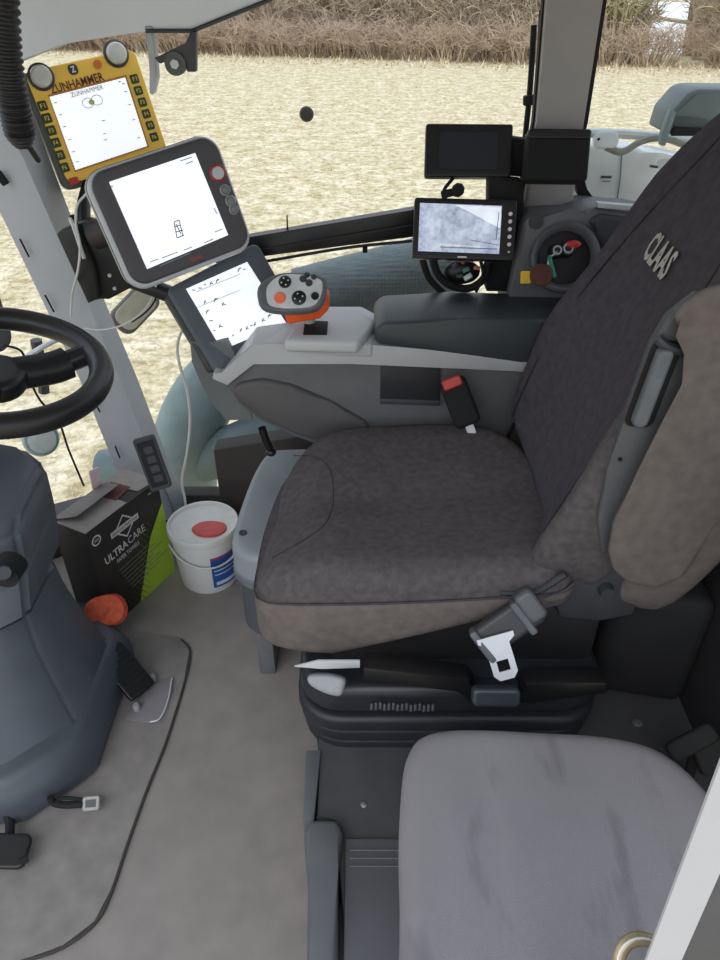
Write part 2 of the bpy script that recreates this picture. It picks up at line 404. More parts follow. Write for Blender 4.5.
# rear fender, grab rail, lamp seen through the rear side window
Yr = 1.98
t = thing('rear_fender', 'pale dusty rear wheel fender outside the rear side window', 'fender', P(640, 200, y=Yr))
pts = [P(u, v, y=Yr) for u, v in ((560, 232), (566, 150), (592, 144), (640, 148), (660, 158), (760, 172), (760, 250), (640, 250))]
mb = MB(); mb.prism(pts, (0, .10, 0), .012, 3); mb.build('fender_shell', M_rear, t)
mb = MB(); mb.tube([P(622, 150, y=Yr - .004), P(620, 180, y=Yr - .004), P(616, 208, y=Yr - .004)], .0018, 6, 3); mb.build('seam', mat('seam_grey', (120, 128, 130), .7), t)
mb = MB(); F = Frame(P(606, 177, y=Yr - .002), (0, -1, 0), (1, 0, 0)); mb.box((0, 0, .001), (.028, .006, .001), F.M); mb.box((.002, -.010, .001), (.022, .002, .001), F.M); mb.build('marking', M_ink, t)
t = thing('grab_rail', 'curved pale grey grab rail with round mounting plate above the rear fender', 'rail', P(612, 150, y=1.95))
mb = MB(); mb.tube([P(u, v, y=1.92) for u, v in ((606, 147), (622, 152), (640, 142), (656, 138), (672, 140), (690, 147), (720, 158))], .0085, 8, 5); mb.build('bar', mat('rail_grey', (150, 150, 144), .5), t)
mb = MB(); mb.pill(rr(.062, .04, .018), 0, .012, 0, .004, Frame(P(605, 141, y=1.93), (0, -.9, .45), (1, 0, 0)).M); mb.build('mounting_plate', M_rear, t)
F = Frame(P(605, 141, y=1.93), (0, -.9, .45), (1, 0, 0)); mb = MB(); mb.cyl(F.pt(-.02, 0, .012), F.pt(-.02, 0, .016), .003); mb.build('bolt', M_blackm, t)
mb = MB(); mb.tube([P(588, 133, y=1.94), P(625, 134, y=1.94), P(664, 137, y=1.94), P(720, 140, y=1.94)], .011, 8, 4); mb.build('upper_bar', M_rear, t)
t = thing('rear_work_lamp', 'blue-grey rear work lamp housing outside above the driver seat backrest', 'lamp', P(700, 120, y=1.8))
a = P(690, 112, y=1.8)
mb = MB(); mb.prism([P(u, v, y=1.75) for u, v in ((665, 134), (672, 112), (690, 92), (700, 89), (780, 90), (780, 136), (684, 136))], (0, .12, 0), .008, 3); mb.build('housing', mat('lamp_housing', (108, 122, 124), .5, .15, 15), t)
mb = MB(); mb.prism([P(u, v, y=1.745) for u, v in ((661, 146), (662, 134), (671, 110), (677, 112), (669, 132), (666, 146))], (0, .02, 0), .002); mb.build('visor', M_teal, t)
mb = MB(); mb.prism([P(u, v, y=1.742) for u, v in ((672, 131), (676, 127), (720, 130), (720, 136), (672, 136))], (0, .01, 0)); mb.build('lens', M_blackm, t)
t = thing('fender_bracket', 'small grey bolted bracket on the rear fender beside the backrest', 'bracket', P(663, 165, y=1.93))
mb = MB(); mb.box((0, 0, 0), (.03, .02, .02), Frame(P(664, 164, y=1.93), (0, -.9, .4), (1, 0, 0)).M, .003); mb.build('block', M_rear, t)
mb = MB(); mb.tube([P(650, 166, y=1.93), P(672, 169, y=1.93)], .003, 8); mb.build('pin', M_char, t)

# ================================================================== CAB SHELL
YW = 1.74
mb = MB(); mb.box((-.1, .98, -.03), (2.3, 1.6, .06)); struct(mb, 'floor', M_floor)
mb = MB(); mb.prism([(-1.25, .18, 1.6), (1.05, .18, 1.6), (1.05, 1.8, 1.6), (-.80, 1.8, 1.6), (-1.25, 1.1, 1.6)], (0, 0, .08), .02)
struct(mb, 'ceiling', mat('headliner', (150, 153, 158), .8, .04, 10))
# roof side fascia
pts = [P(u, v, y=1.66) for u, v in ((-60, 92), (30, 56), (60, 42), (146, 31), (192, 31), (272, -1), (420, -28), (900, -40))]
pts = pts + [V((1.05, 1.66, 1.61)), V((-1.0, 1.66, 1.61))]
mb = MB(); mb.prism(pts, (0, .1, 0), .004); struct(mb, 'trim_2', mat('roof_fascia', (220, 225, 232), .5, .03, 6), 'pale grey roof edge lining above the side window', 'roof edge')
pts = [P(u, v, y=1.655) for u, v in ((146, 31), (192, 31), (272, -1))]
mb = MB(); mb.tube(pts, .004, 6, 1, smooth=False); struct(mb, 'trim_3', M_char, 'dark rubber seal along the roof edge lining', 'seal')
# front right post
rows = []
for v, a, b_, c_ in ((15, -92, -40, -5), (100, -52, -4, 28), (160, -25, 24, 50), (235, 11, 57, 78), (304, 44, 88, 106), (380, 80, 120, 138), (454, 110, 150, 166), (520, 138, 178, 196)):
    rows.append([P(a, v, y=1.69), P(b_, v, y=1.655), P(c_, v, y=1.735), P(a + 3, v, y=1.77)])
rows = [[r[0] + (r[0] - rows[1][0]) * .6 for r in [rows[0]]][0:0]] + rows if False else rows
mb = MB(); R = [mb.ring(r) for r in rows]
mats = [0]
for a, b_ in zip(R, R[1:]): mb.bridge(a, b_)
mb.bm.faces.new(R[0]); mb.bm.faces.new(R[-1][::-1])
e = [e for e in mb.bm.edges if all(v.co.y < 1.66 for v in e.verts)]
bmesh.ops.bevel(mb.bm, geom=e, offset=.008, segments=2, affect='EDGES')
post = struct(mb, 'pillar_front', M_pil, 'light grey slanted front cab post behind the terminals', 'cab post', angle=30)
# slots in the post
mb = MB()
for u0, v0, u1, v1 in ((20, 239, 29, 257), (45, 295, 54, 312), (94, 401, 100, 412), (115, 446, 120, 458)):
    p0 = P(u0, v0, y=1.672); p1 = P(u1, v1, y=1.672); mb.tube([p0, p1], .0022, 6, smooth=False)
mb.build('slot', M_blackm, post)
# seal and vent panel on the post
F, W_, H_ = quad_frame([(130, 440), (153, 436), (173, 486), (153, 492)], 1.78, (.15, -.95, .3))
t = thing('fuse_panel', 'dark rectangular display panel set in the foot of the front cab post', 'panel', F.c)
mb = MB(); mb.pill(rr(W_, H_, .006), -.012, .002, 0, .002, F.M); mb.build('bezel', mat('panel_grey', (70, 72, 77), .7), t)
mb = MB(); mb.pill(rr(W_ * .78, H_ * .86, .004), .002, .0035, 0, .001, F.M); mb.build('cover', mat('panel_dark', (30, 30, 35), .7), t)
mb = MB()
for k in range(4): mb.pill(rr(W_ * .4, H_ * .13, .003, 3, W_ * .05, H_ * (.26 - .18 * k)), .0035, .0042, 0, .0003, F.M, inner=2)
mb.build('indicator', mat('indicator', (50, 50, 57), .4), t)
F = Frame(P(2, 178, y=1.665), (.2, -.97, .1), (.42, 0, -.9))
mb = MB(); mb.pill(rr(.03, .016, .004), 0, .008, 0, .002, F.M)
tag(mb.build('door_switch', M_blackm), 'small black switch on the front cab post beside the hose', 'switch')

# rear post (B-pillar)
def strip(pxs, y0, dy, bev=.004):
    return MB().prism([P(u, v, y=y0) for u, v in pxs], (0, dy, 0), bev)
mb = strip(((549, -30), (607, -30), (603, 0), (584, 122), (572, 215), (522, 215), (537, 122), (547, 0)), 1.68, .05, .01)
struct(mb, 'pillar_rear', M_bpil, 'grey lined rear cab post between the two side windows', 'cab post')
mb = strip(((607, -30), (612, -30), (607, 0), (588, 122), (578, 165), (574, 165), (584, 122), (603, 0)), 1.70, .05, 0)
struct(mb, 'trim_4', M_blackm, 'black rubber seal on the rear side window', 'seal')
mb = strip(((543, -30), (551, -30), (547, 0), (537, 122), (522, 205), (516, 205), (533, 122), (543, 0)), 1.70, .02, 0)
struct(mb, 'trim_5', M_blackm, 'black rubber seal beside the wiper rod', 'seal')
# black mid rail of the side window
mb = strip(((215, 246), (250, 237), (412, 210), (450, 204), (450, 231), (412, 237), (258, 257), (215, 264)), 1.70, .03, .004)
struct(mb, 'trim_6', M_black, 'black window rail crossing the side window', 'window rail')
mb = MB(); mb.tube([P(258, 250, y=1.695), P(412, 225, y=1.695)], .0016, 6, smooth=False); mb.tube([P(262, 262, y=1.72), P(345, 248, y=1.72), P(412, 241, y=1.72)], .004, 6)
struct(mb, 'trim_7', M_char, 'thin dark bead under the black window rail', 'window rail')
# glass
def pane(name, pts, label):
    mb = MB(); mb.poly(pts); struct(mb, name, GLASS, label, 'window', flat=True)
pane('window_1', [V((-.66, 1.745, .1)), V((.46, 1.745, .1)), V((.46, 1.745, 1.42)), V((-.84, 1.745, 1.42))], 'large clear side window pane facing the meadow')
pane('window_2', [V((.44, 1.75, .7)), V((1.04, 1.75, .7)), V((1.04, 1.75, 1.6)), V((.44, 1.75, 1.6))], 'clear rear side window pane above the fender')
mb = MB(); R = []
for z in (.12, .5, .9, 1.3, 1.6):
    k = (z - .12) * .12
    R.append(mb.ring([V((x - k, y, z)) for x, y in ((-.64, 1.75), (-.95, 1.55), (-1.13, 1.2), (-1.18, .8), (-1.18, .2))]))
for a, b_ in zip(R, R[1:]):
    for i in range(4): mb.bm.faces.new((a[i], a[i + 1], b_[i + 1], b_[i]))
struct(mb, 'window_3', GLASS, 'curved clear windscreen beside the front cab post', 'windscreen')
mb = MB(); mb.prism([(-.62, 1.78, 0), (-.93, 1.58, 0), (-1.13, 1.22, 0), (-1.18, .8, 0), (-1.18, .2, 0), (-1.24, .2, 0), (-1.24, .82, 0), (-1.2, 1.26, 0), (-1, 1.66, 0), (-.66, 1.84, 0)], (0, 0, .12), .006)
struct(mb, 'wall_front', M_char)
mb = MB(); mb.box((-.1, 1.745, .07), (1.1, .05, .14), bevel=.006); mb.box((.62, 1.745, .35), (.95, .05, .70), bevel=.006)
mb.prism([P(213, 450, y=1.70), P(296, 437, y=1.70), V((.2, 1.70, .31)), V((.2, 1.70, 0)), V((P(213, 450, y=1.7).x, 1.70, 0))], (0, .06, 0), .006)
struct(mb, 'wall_right', mat('side_wall', (66, 61, 58), .8, .12, 12))
mb = MB(); mb.box((.72, 1.10, .45), (.06, 1.24, .9), bevel=.01); struct(mb, 'wall_rear', mat('rear_wall', (30, 29, 32), .9))
# moulded lining under the rear window
mb = strip(((498, 345), (511, 290), (524, 222), (530, 216), (572, 214), (588, 208), (640, 214), (720, 222), (760, 240), (700, 345)), 1.60, .13, .012)
struct(mb, 'trim_8', mat('lining_grey', (104, 104, 108), .55, .06, 12), 'grey moulded cab lining below the rear side window', 'cab lining')
mb = strip(((572, 165), (578, 195), (590, 209), (616, 219), (660, 222), (720, 228), (720, 222), (660, 216), (618, 213), (596, 204), (586, 190), (582, 165)), 1.715, .03, .003)
struct(mb, 'trim_9', M_blackm, 'black rubber seal at the lower corner of the rear side window', 'seal')
mb = strip(((598, 203), (680, 210), (680, 214), (598, 208)), 1.60, .02, .001)
struct(mb, 'trim_10', M_silver, 'pale metal strip on the sill of the rear side window', 'sill strip')
mb = MB(); mb.prism([P(u, v, y=1.59) for u, v in ((588, 222), (600, 214), (655, 222), (640, 262), (618, 280), (612, 252), (602, 236))], (0, .03, 0), .01, 3)
struct(mb, 'trim_11', mat('lining_dark', (62, 64, 70), .6, .08, 10), 'dark moulded lining panel beside the ignition recess', 'cab lining')

mb = MB(); mb.prism([(.50, 1.02, .12), (.69, .98, .12), (.69, 1.6, .12), (.50, 1.6, .12)], (0, 0, .30), .03, 3)  # added black block, stands in for the deep shade behind the driver seat
struct(mb, 'rear_shade_block', mat('rear_shade_black', (26, 26, 29), .8, .1, 12), 'black block added to darken the space behind the driver seat', 'shade block')
# floor mat with edge groove
def floor_px(l, z): return [P(u, v, z=z) for u, v in l]
edge = [(118, 632), (150, 634), (181, 640), (190, 652), (184, 684), (166, 742), (146, 792), (126, 848), (112, 890), (96, 922), (62, 948), (20, 962)]
pts = floor_px(edge, 0) + [V((-.75, .3, 0)), V((-1.1, .3, 0)), V((-1.1, 1.25, 0))]
mb = MB(); mb.prism(pts, (0, 0, .006), .002); tag(mb.build('floor_mat', M_mat), 'grey rubber floor mat around the steering column', 'floor mat')
mb = MB(); mb.tube(floor_px(edge[2:], .004), .0034, 6, 4); struct(mb, 'trim_12', M_groove, 'dark worn groove along the edge of the floor mat', 'groove')

# ================================================================== platform under seats
mb = MB()
zt = .12
mb.prism([P(u, v, z=zt) for u, v in ((322, 752), (300, 570), (700, 560), (720, 600), (760, 960), (345, 960), (338, 818), (316, 818))], (0, 0, -zt), .004)
struct(mb, 'floor_step', mat('step_dark', (70, 70, 73), .7, .12, 16, .2, 600), 'dark raised floor step under both seats', 'step')
mb = MB(); mb.prism([P(u, v, z=zt + .006) for u, v in ((306, 750), (321, 750), (314, 820), (303, 818))], (0, 0, -.12), .002)
mb.prism([P(u, v, z=zt + .03) for u, v in ((303, 830), (310, 818), (338, 818), (344, 832), (338, 870), (338, 990), (306, 990), (308, 880))], (0, 0, -.15), .012, 3)
struct(mb, 'trim_13', mat('step_edge', (92, 94, 98), .55, .08, 16), 'grey plastic edge strip along the floor step', 'edge strip')
mb = MB(); mb.prism([P(u, v, z=zt + .012) for u, v in ((345, 838), (470, 838), (470, 990), (343, 990))], (0, 0, -.03), .004)
for k in range(3): mb.tube([P(350, 850 + 8 * k, z=zt + .013), P(420, 850 + 8 * k, z=zt + .013)], .0018, 6, smooth=False)
tag(mb.build('step_plate', mat('plate_grey', (84, 84, 90), .5, .08, 16)), 'ribbed grey cover plate on the floor step beside the passenger seat', 'cover plate')
mb = MB(); p = P(364, 805, z=zt); mb.lathe([(.006, 0), (.006, .002), (.004, .003), (0, .003)], Matrix.Translation(p), 12)
tag(mb.build('screw', M_chrome), 'small bright screw in the floor step beside the suspension base', 'screw')
mb = MB(); p = P(637, 723, z=zt); mb.lathe([(.011, 0), (.011, .004), (.007, .006), (0, .006)], Matrix.Translation(p), 12)
tag(mb.build('bolt', mat('dull_bolt', (120, 120, 124), .5, metal=.5)), 'round dull grey bolt on the dark floor behind the passenger seat', 'bolt')

# ================================================================== DRIVER SEAT
t = thing('driver_seat', 'large dark grey fabric driver seat on a black suspension base', 'seat', (.15, 1.2, .12))
# cushion : plan outline in world XY
def cush_outline():
    pts = [(-.185, .965), (-.195, 1.05), (-.188, 1.20), (-.155, 1.355), (-.06, 1.44), (.10, 1.465), (.22, 1.455), (.31, 1.42), (.39, 1.31), (.42, 1.15), (.40, 1.0), (.36, .935), (.25, .925), (.05, .925), (-.10, .935)]
    return smoothloop(pts[::-1], 3)
def ctop(x, y):
    h = -.035 * max(0, (.32 - x) / .5) + .022 * min(1, abs(y - 1.19) / .2) ** 2 - .012                      # side bolsters
    h += .012 * math.exp(-((x + .05) / .08) ** 2)
    h -= .032 * max(0, min(1, (-.08 - x) / .12)) ** 1.5                      # rolls down at the front
    h -= .012 * math.exp(-((y - 1.19) / .05) ** 2) * (1 if x < .05 else .5)
    return h
mb = MB(); mb.pill(cush_outline(), .47, .555, .0, .042, None, ctop, seg=6, inner=14); mb.build('seat_cushion', M_fab, t, angle=60)
mb = MB(); o2 = [(.11 + (x - .11) * 1.012, 1.19 + (y - 1.19) * 1.015) for x, y in cush_outline()]
mb.pill(o2, .325, .512, .04, .022, None, lambda x, y: -.035 * max(0, (.32 - x) / .5) - .012 * max(0, min(1, (-.08 - x) / .12)), inner=3, bot=lambda x, y: .15 * max(0, x + .06) / .43); cs = mb.build('cushion_side', M_vinyl, t, angle=60)
mb = MB(); mb.tube([V((x, y, .506 - .035 * max(0, (.32 - x) / .5) - .012 * max(0, min(1, (-.08 - x) / .12)))) for x, y in [(.11 + (x - .11) * 1.012, 1.19 + (y - 1.19) * 1.013) for x, y in cush_outline()]], .0022, 6, 1, closed=True); mb.build('edge_shade_line', M_fabd, cs)  # thin dark bead drawn for the shading along the cushion edge
mb = MB(); sm = [V((x, y, .5555 + ctop(x, y))) for x, y in [tuple(p) for p in smoothpath([V((-.15, 1.36, 0)), V((-.10, 1.33, 0)), V((-.065, 1.28, 0)), V((-.055, 1.19, 0)), V((-.065, 1.10, 0)), V((-.10, 1.05, 0)), V((-.165, 1.02, 0))], 5) for p in [p.xy]]]
mb.tube(sm, .0011, 6, 1, smooth=False); mb.build('seam', mat('seam_soft', (62, 58, 58), .95), t)
# backrest in a leaning frame : a = lateral (toward camera negative world Y), b = up along the lean, n = front
lean = math.radians(20)
nb = V((-math.cos(lean), 0, math.sin(lean))); FB = Frame((.425, 1.19, .50), nb, (0, -1, 0))   # x axis -> -Y
def bo(sc=1, wd=0):
    pts = [(-.20, .03), (-.255, .10), (-.27, .22), (-.255, .36), (-.232, .50), (-.235, .62), (-.225, .70), (-.18, .757), (-.06, .775), (.06, .775), (.18, .757), (.225, .70), (.23, .62), (.232, .50), (.25, .36), (.266, .22), (.268, .07), (.225, -.015), (.14, .0), (0, .0)]
    return smoothloop([(a * sc, b) for a, b in pts[::-1]], 3)
def btop(a, b):
    h = .045 * min(1, (abs(a) / .24)) ** 2.4 * (1 if b < .5 else max(0, 1 - (b - .5) / .2))
    h += .012 * math.exp(-((b - .28) / .10) ** 2) - .02 * max(0, (b - .6)) / .18
    if a > 0 and b < .4: h += .03 * (a / .25) ** 3 * (1 - b / .4)
    return h
mb = MB(); mb.pill(bo(), .0, .085, .02, .045, FB.M, btop, seg=6, inner=12); bk = mb.build('backrest', M_fabd, t, angle=60)
bk.data.materials.append(M_fab)
for f in bk.data.polygons:
    q = f.center + ORG[t.name] - FB.c; fa = abs(q.dot(FB.x)); fb = q.dot(FB.y)
    if (q.dot(FB.x) > .212 - max(0, fb - .2) * .16) or q.dot(FB.n) < .03: f.material_index = 1
# seams
mb = MB()
for s in (-1, 1):
    mb.tube([FB.pt(s * aa, bb, .084 + btop(s * aa, bb)) for aa, bb in ((.205, .06), (.21, .2), (.195, .36), (.165, .5), (.13, .62), (.10, .72))], .0022, 6, 4)
mb.build('seam', mat('seam_dark', (40, 38, 42), .9), bk)
# lettering
la, lb = FB.uv(655, 253, .10); r = 0
mb = MB(); mb.text('CLAAS', FB, la, lb, .112, .052, .094 + btop(la, lb) - .004, -.06, bold=.03); mb.build('lettering', mat('silver_print', (176, 172, 166), .5), bk)
# wide rear shell wrapped in paler cloth, bulging toward the door side
def shell_outline():
    pts = [(-.23, .02), (-.26, .2), (-.24, .45), (-.2, .62), (-.1, .74), (.1, .74), (.2, .64), (.252, .5), (.275, .3), (.27, .10), (.24, -.015), (.16, -.05), (0, -.03)]
    return smoothloop(pts[::-1], 3)
mb = MB(); mb.pill(shell_outline(), -.17, -.03, .05, .04, FB.M, None, seg=6, inner=4); mb.build('rear_shell', M_vinyl, t, angle=60)
pts = [P(u, v, y=.885) for u, v in [(606, 552), (612, 520), (636, 474), (660, 426), (682, 384), (694, 352), (684, 330), (670, 320), (680, 302), (700, 288), (730, 280), (800, 290), (800, 400), (750, 465), (712, 530), (684, 578), (655, 590), (626, 584), (612, 572)]]
mb = MB(); mb.prism(pts, (.06, .10, -.05), .012, 4); mb.build('side_bolster', M_vinyl, t, angle=70)
# plastic side panel between cushion and shell
def sidept(u, v, y): return P(u, v, y=y)
so_ = [(601, 556), (596, 520), (607, 470), (628, 410), (650, 348), (668, 318), (702, 292), (712, 318), (700, 380), (676, 440), (640, 500), (615, 552)]
pts = [P(u, v, y=.912) for u, v in so_]
mb = MB(); mb.prism(pts, (.02, .06, -.015), .008, 3); sp = mb.build('side_panel', mat('side_panel_grey', (84, 86, 90), .5, .08, 14), t)
FS = Frame(P(652, 385, y=.909), (0, -1, 0), P(668, 340, y=.909) - P(636, 425, y=.909))
mb = MB(); mb.pill(rr(.135, .042, .012), 0, .005, 0, .003, FS.M); mb.build('handle_recess', M_blackm, sp)
mb = MB(); mb.pill(rr(.122, .022, .009, 5, 0, .004), .004, .020, 0, .006, FS.M); mb.build('release_handle', mat('handle_grey', (96, 100, 106), .35), sp)
mb = MB(); mb.tube([P(657, 338, y=.905), P(666, 346, y=.902), P(684, 352, y=.905)], .007, 8, 4); mb.build('latch', M_char, sp)
mb = MB(); p = P(620, 459, y=.911); mb.cyl(p, p + V((0, -.003, 0)), .003, seg=10); mb.build('rivet', M_blackm, sp)
# recliner bracket
pts = [P(u, v, y=.95) for u, v in ((553, 598), (572, 572), (592, 548), (612, 556), (640, 585), (634, 615), (600, 622), (560, 618))]
mb = MB(); mb.prism(pts, (0, .05, 0), .006, 2); br = mb.build('recliner_bracket', mat('bracket_char', (60, 61, 66), .5), t)
p = P(606, 590, y=.945); mb = MB(); mb.cyl(p + V((0, .01, 0)), p + V((0, -.01, 0)), .015, .012); mb.build('pivot_bolt', M_char, br)
mb = MB(); mb.tube([P(500, 592, y=.93), P(535, 592, y=.925), P(566, 574, y=.925)], .006, 8, 4, flat=1.8); mb.build('trim_strip', M_silver if False else mat('trim_mid', (70, 72, 76), .4), br)
# suspension base
def base_outline(g=0):
    return rr(.56 + g, .50 + g, .09, 6, .19, 1.16)
mb = MB()
mb.pill(rr(.59, .53, .08, 6, .176, 1.15), .225, .296, .015, .02, inner=2); mb.build('suspension_plate', mat('susp_slate', (40, 42, 48), .4, .1, 20), t)
mb = MB()
for k in range(3): mb.pill(rr(.605 - .010 * k, .545 - .006 * k, .09, 6, .176, 1.15), .205 - .036 * k - .03, .205 - .036 * k + .012, .012, .012, inner=2)
mb.build('bellows', mat('bellows', (36, 38, 44), .5, .1, 20), t)
mb = MB(); mb.box((.20, 1.18, .36), (.52, .44, .16), bevel=.02); mb.build('scissor_cover', mat('cover_black', (26, 26, 30), .6), t)
# rail and handle on the near side of the base
mb = MB(); mb.prism([P(u, v, y=.872) for u, v in ((363, 668), (470, 680), (476, 696), (520, 698), (526, 684), (608, 683), (608, 694), (532, 704), (470, 704), (460, 690), (363, 682))], (0, .04, 0), .005, 2); mb.build('slide_rail', M_black, t)
F = Frame(P(495, 694, y=.862), (0, -.9, .45), (1, -.02, 0))
mb = MB(); mb.pill(rr(.088, .036, .01), 0, .02, 0, .008, F.M); mb.build('adjuster_handle', mat('adj_slate', (62, 66, 74), .35), t)
F = Frame(P(402, 706, y=.872), (0, -.9, .4), (1, 0, -.04)); mb = MB()
for k in range(15): mb.box((-.058 + .0083 * k, (k % 3 - 1) * .0015, .003), (.005, .014, .006), F.M, .001)
mb.build('embossed_lettering', mat('emboss', (70, 72, 78), .5), t)
# height lever with silver tip
mb = MB(); mb.prism([P(u, v, y=.865) for u, v in ((294, 667), (318, 661), (360, 661), (360, 668), (322, 669))], (0, .004, 0), .0008); mb.build('silver_lever', M_silver, t)
F = Frame(P(327, 682, y=.86), (-.1, -.8, .6), (1, 0, -.2))
mb = MB(); mb.pill(smoothloop([(-.033, .008), (-.03, -.008), (.0, -.018), (.028, -.018), (.034, 0), (.03, .014), (0, .016)], 4), -.008, .014, .006, .007, F.M); mb.build('grey_knob', mat('knob_grey', (142, 144, 148), .4, .1, 80), t)
# belt reel and tongue on the door side
F = Frame(P(508, 625, y=.885), (-.1, -.85, .5), P(552, 600, y=.885) - P(470, 648, y=.885))
bt = thing('seat_belt_tongue', 'dark belt reel with a bright metal tongue beside the driver seat cushion', 'seat belt', P(508, 630, y=.885))
mb = MB(); mb.pill(rr(.125, .06, .012), -.02, .012, .01, .01, F.M); mb.build('reel_housing', mat('reel', (56, 56, 60), .45), bt)
mb = MB()
for a in (-.056, .03): mb.pill(rr(.014, .066, .005, 4, a, -.002), -.01, .022, .0, .004, F.M)
mb.build('guide_clamp', mat('clamp', (88, 90, 95), .35), bt)
mb = MB(); mb.pill(rr(.036, .058, .010, 5, .052, .008), -.02, .022, .008, .008, F.M); mb.build('belt_guide', mat('guide_lt', (84, 86, 90), .4), bt)
F2 = Frame(P(501, 657, y=.845), (-.05, -.85, .5), (.97, .1, .28))
out = [(-.028, .034), (.028, .034), (.028, .027), (.018, .02), (.0185, -.025), (.011, -.034), (-.011, -.034), (-.0185, -.025), (-.018, .02), (-.028, .027)]
hole = [(-.009, -.004), (.009, -.004), (.009, -.021), (-.009, -.021)]
mb = MB()
# tongue plate built as strips round the square hole
def tq(p): mb.prism([F2.pt(a * 1.15, b * 1.18, .0) for a, b in p], F2.n * .003)
tq([(-.028, .034), (.028, .034), (.028, .027), (.018, .02), (.0185, -.004), (-.0185, -.004), (-.018, .02), (-.028, .027)])
tq([(-.0185, -.004), (-.009, -.004), (-.009, -.021), (-.011, -.034), (-.0185, -.025)])
tq([(.009, -.004), (.0185, -.004), (.0185, -.025), (.011, -.034), (.009, -.021)])
tq([(-.009, -.021), (.009, -.021), (.011, -.034), (-.011, -.034)])
mb.build('metal_tongue', mat('tongue', (214, 216, 222), .3, .03, 30, metal=.2), bt)

# seat belt buckle on the console side
t = thing('seat_belt_buckle', 'black seat belt buckle with red button against the console', 'seat belt buckle', P(460, 402, y=1.42))
F = Frame(P(460, 402, y=1.42), (-.15, -.9, .4), (.75, 0, .35))
mb = MB(); mb.pill(rr(.060, .112, .014), -.014, .016, .008, .008, F.M); mb.build('housing', M_blackm, t)
mb = MB(); mb.pill(rr(.044, .024, .005, 5, 0, .047), .006, .020, 0, .004, F.M); mb.build('release_button', M_red, t)
mb = MB(); mb.pill(rr(.02, .03, .006, 5, 0, -.064), -.004, .004, .002, .002, F.M); mb.build('stalk', M_silver, t)
mb = MB(); mb.tube([P(472, 424, y=1.42), P(484, 442, y=1.42), P(496, 450, y=1.43), P(506, 440, y=1.44), P(514, 424, y=1.44)], .004, 8); mb.build('buckle_cable', M_blackm, t)

# ================================================================== PASSENGER SEAT
t = thing('passenger_seat', 'small mid grey fabric passenger seat cushion nearest the door', 'seat', (.27, .5, .12))
ol = smoothloop([(.06, .30), (.052, .45), (.058, .58), (.075, .66), (.12, .69), (.25, .688), (.38, .684), (.46, .655), (.505, .58), (.52, .48), (.52, .33), (.40, .26), (.2, .255)][::-1], 4)
mb = MB(); mb.pill(ol, .375, .46, .02, .03, None, lambda x, y: -.006 + .010 * math.exp(-((x - .2) / .12) ** 2) - .010 * math.exp(-((x - .165 - .05 * (y - .5)) / .018) ** 2 - ((y - .5) / .12) ** 2), inner=12)
m = mat('passenger_fabric_top', (122, 119, 121), .95, .0, 7, .7, 1500, spec=.15)
def stain_mat():
    m = mat('stained_fabric', (140, 137, 141), .95, .06, 6, .7, 1500, spec=.15); nt = m.node_tree; N = nt.nodes; L = nt.links; b = N['Principled BSDF']
    src = b.inputs['Base Color'].links[0].from_socket; tc = N.new('ShaderNodeTexCoord'); mp = N.new('ShaderNodeMapping'); mp.inputs['Scale'].default_value = (22, 7, 1)
    L.new(tc.outputs['Object'], mp.inputs[0]); n = N.new('ShaderNodeTexNoise'); n.inputs['Scale'].default_value = 1; n.inputs['Detail'].default_value = 3; L.new(mp.outputs[0], n.inputs['Vector'])
    r = N.new('ShaderNodeValToRGB'); r.color_ramp.elements[0].position = .60; r.color_ramp.elements[1].position = .74; r.color_ramp.elements[0].color = (1, 1, 1, 1); r.color_ramp.elements[1].color = (.74, .73, .74, 1)
    L.new(n.outputs['Fac'], r.inputs[0]); mx = N.new('ShaderNodeMixRGB'); mx.blend_type = 'MULTIPLY'; mx.inputs[0].default_value = 1
    L.new(src, mx.inputs[1]); L.new(r.outputs[0], mx.inputs[2]); L.new(mx.outputs[0], b.inputs['Base Color']); return m
mb.build('seat_cushion', stain_mat(), t, angle=60)
mb = MB(); mb.pill([(.285 + (x - .285) * .93, .475 + (y - .475) * .93) for x, y in ol], .335, .385, .01, 0, inner=2); mb.build('seat_pan', M_char, t)
mb = MB(); mb.box((.30, .47, .23), (.34, .30, .24), bevel=.02); mb.build('seat_box', M_black, t)

# belt stalk at the edge behind passenger seat
t = thing('seat_belt_buckle', 'dark belt buckle lying on the floor behind the passenger seat', 'seat belt buckle', P(700, 745, z=.16))
F = Frame(P(692, 742, z=.30), (-.2, -.6, .75), (.9, .4, .2)); mb = MB(); mb.pill(rr(.09, .035, .01), -.01, .01, .005, .006, F.M); mb.build('housing', M_blackm, t)
F = Frame(P(715, 755, z=.28), (-.2, -.6, .75), (.9, .2, .2)); mb = MB(); mb.pill(rr(.07, .055, .01), -.015, .012, .005, .006, F.M); mb.build('bracket', M_blackm, t)
mb = MB(); mb.tube([F.pt(-.01, -.01, -.01), F.pt(0, .03, -.05), V((F.c.x, F.c.y + .03, .12))], .010, 8); mb.build('stalk', M_blackm, t)

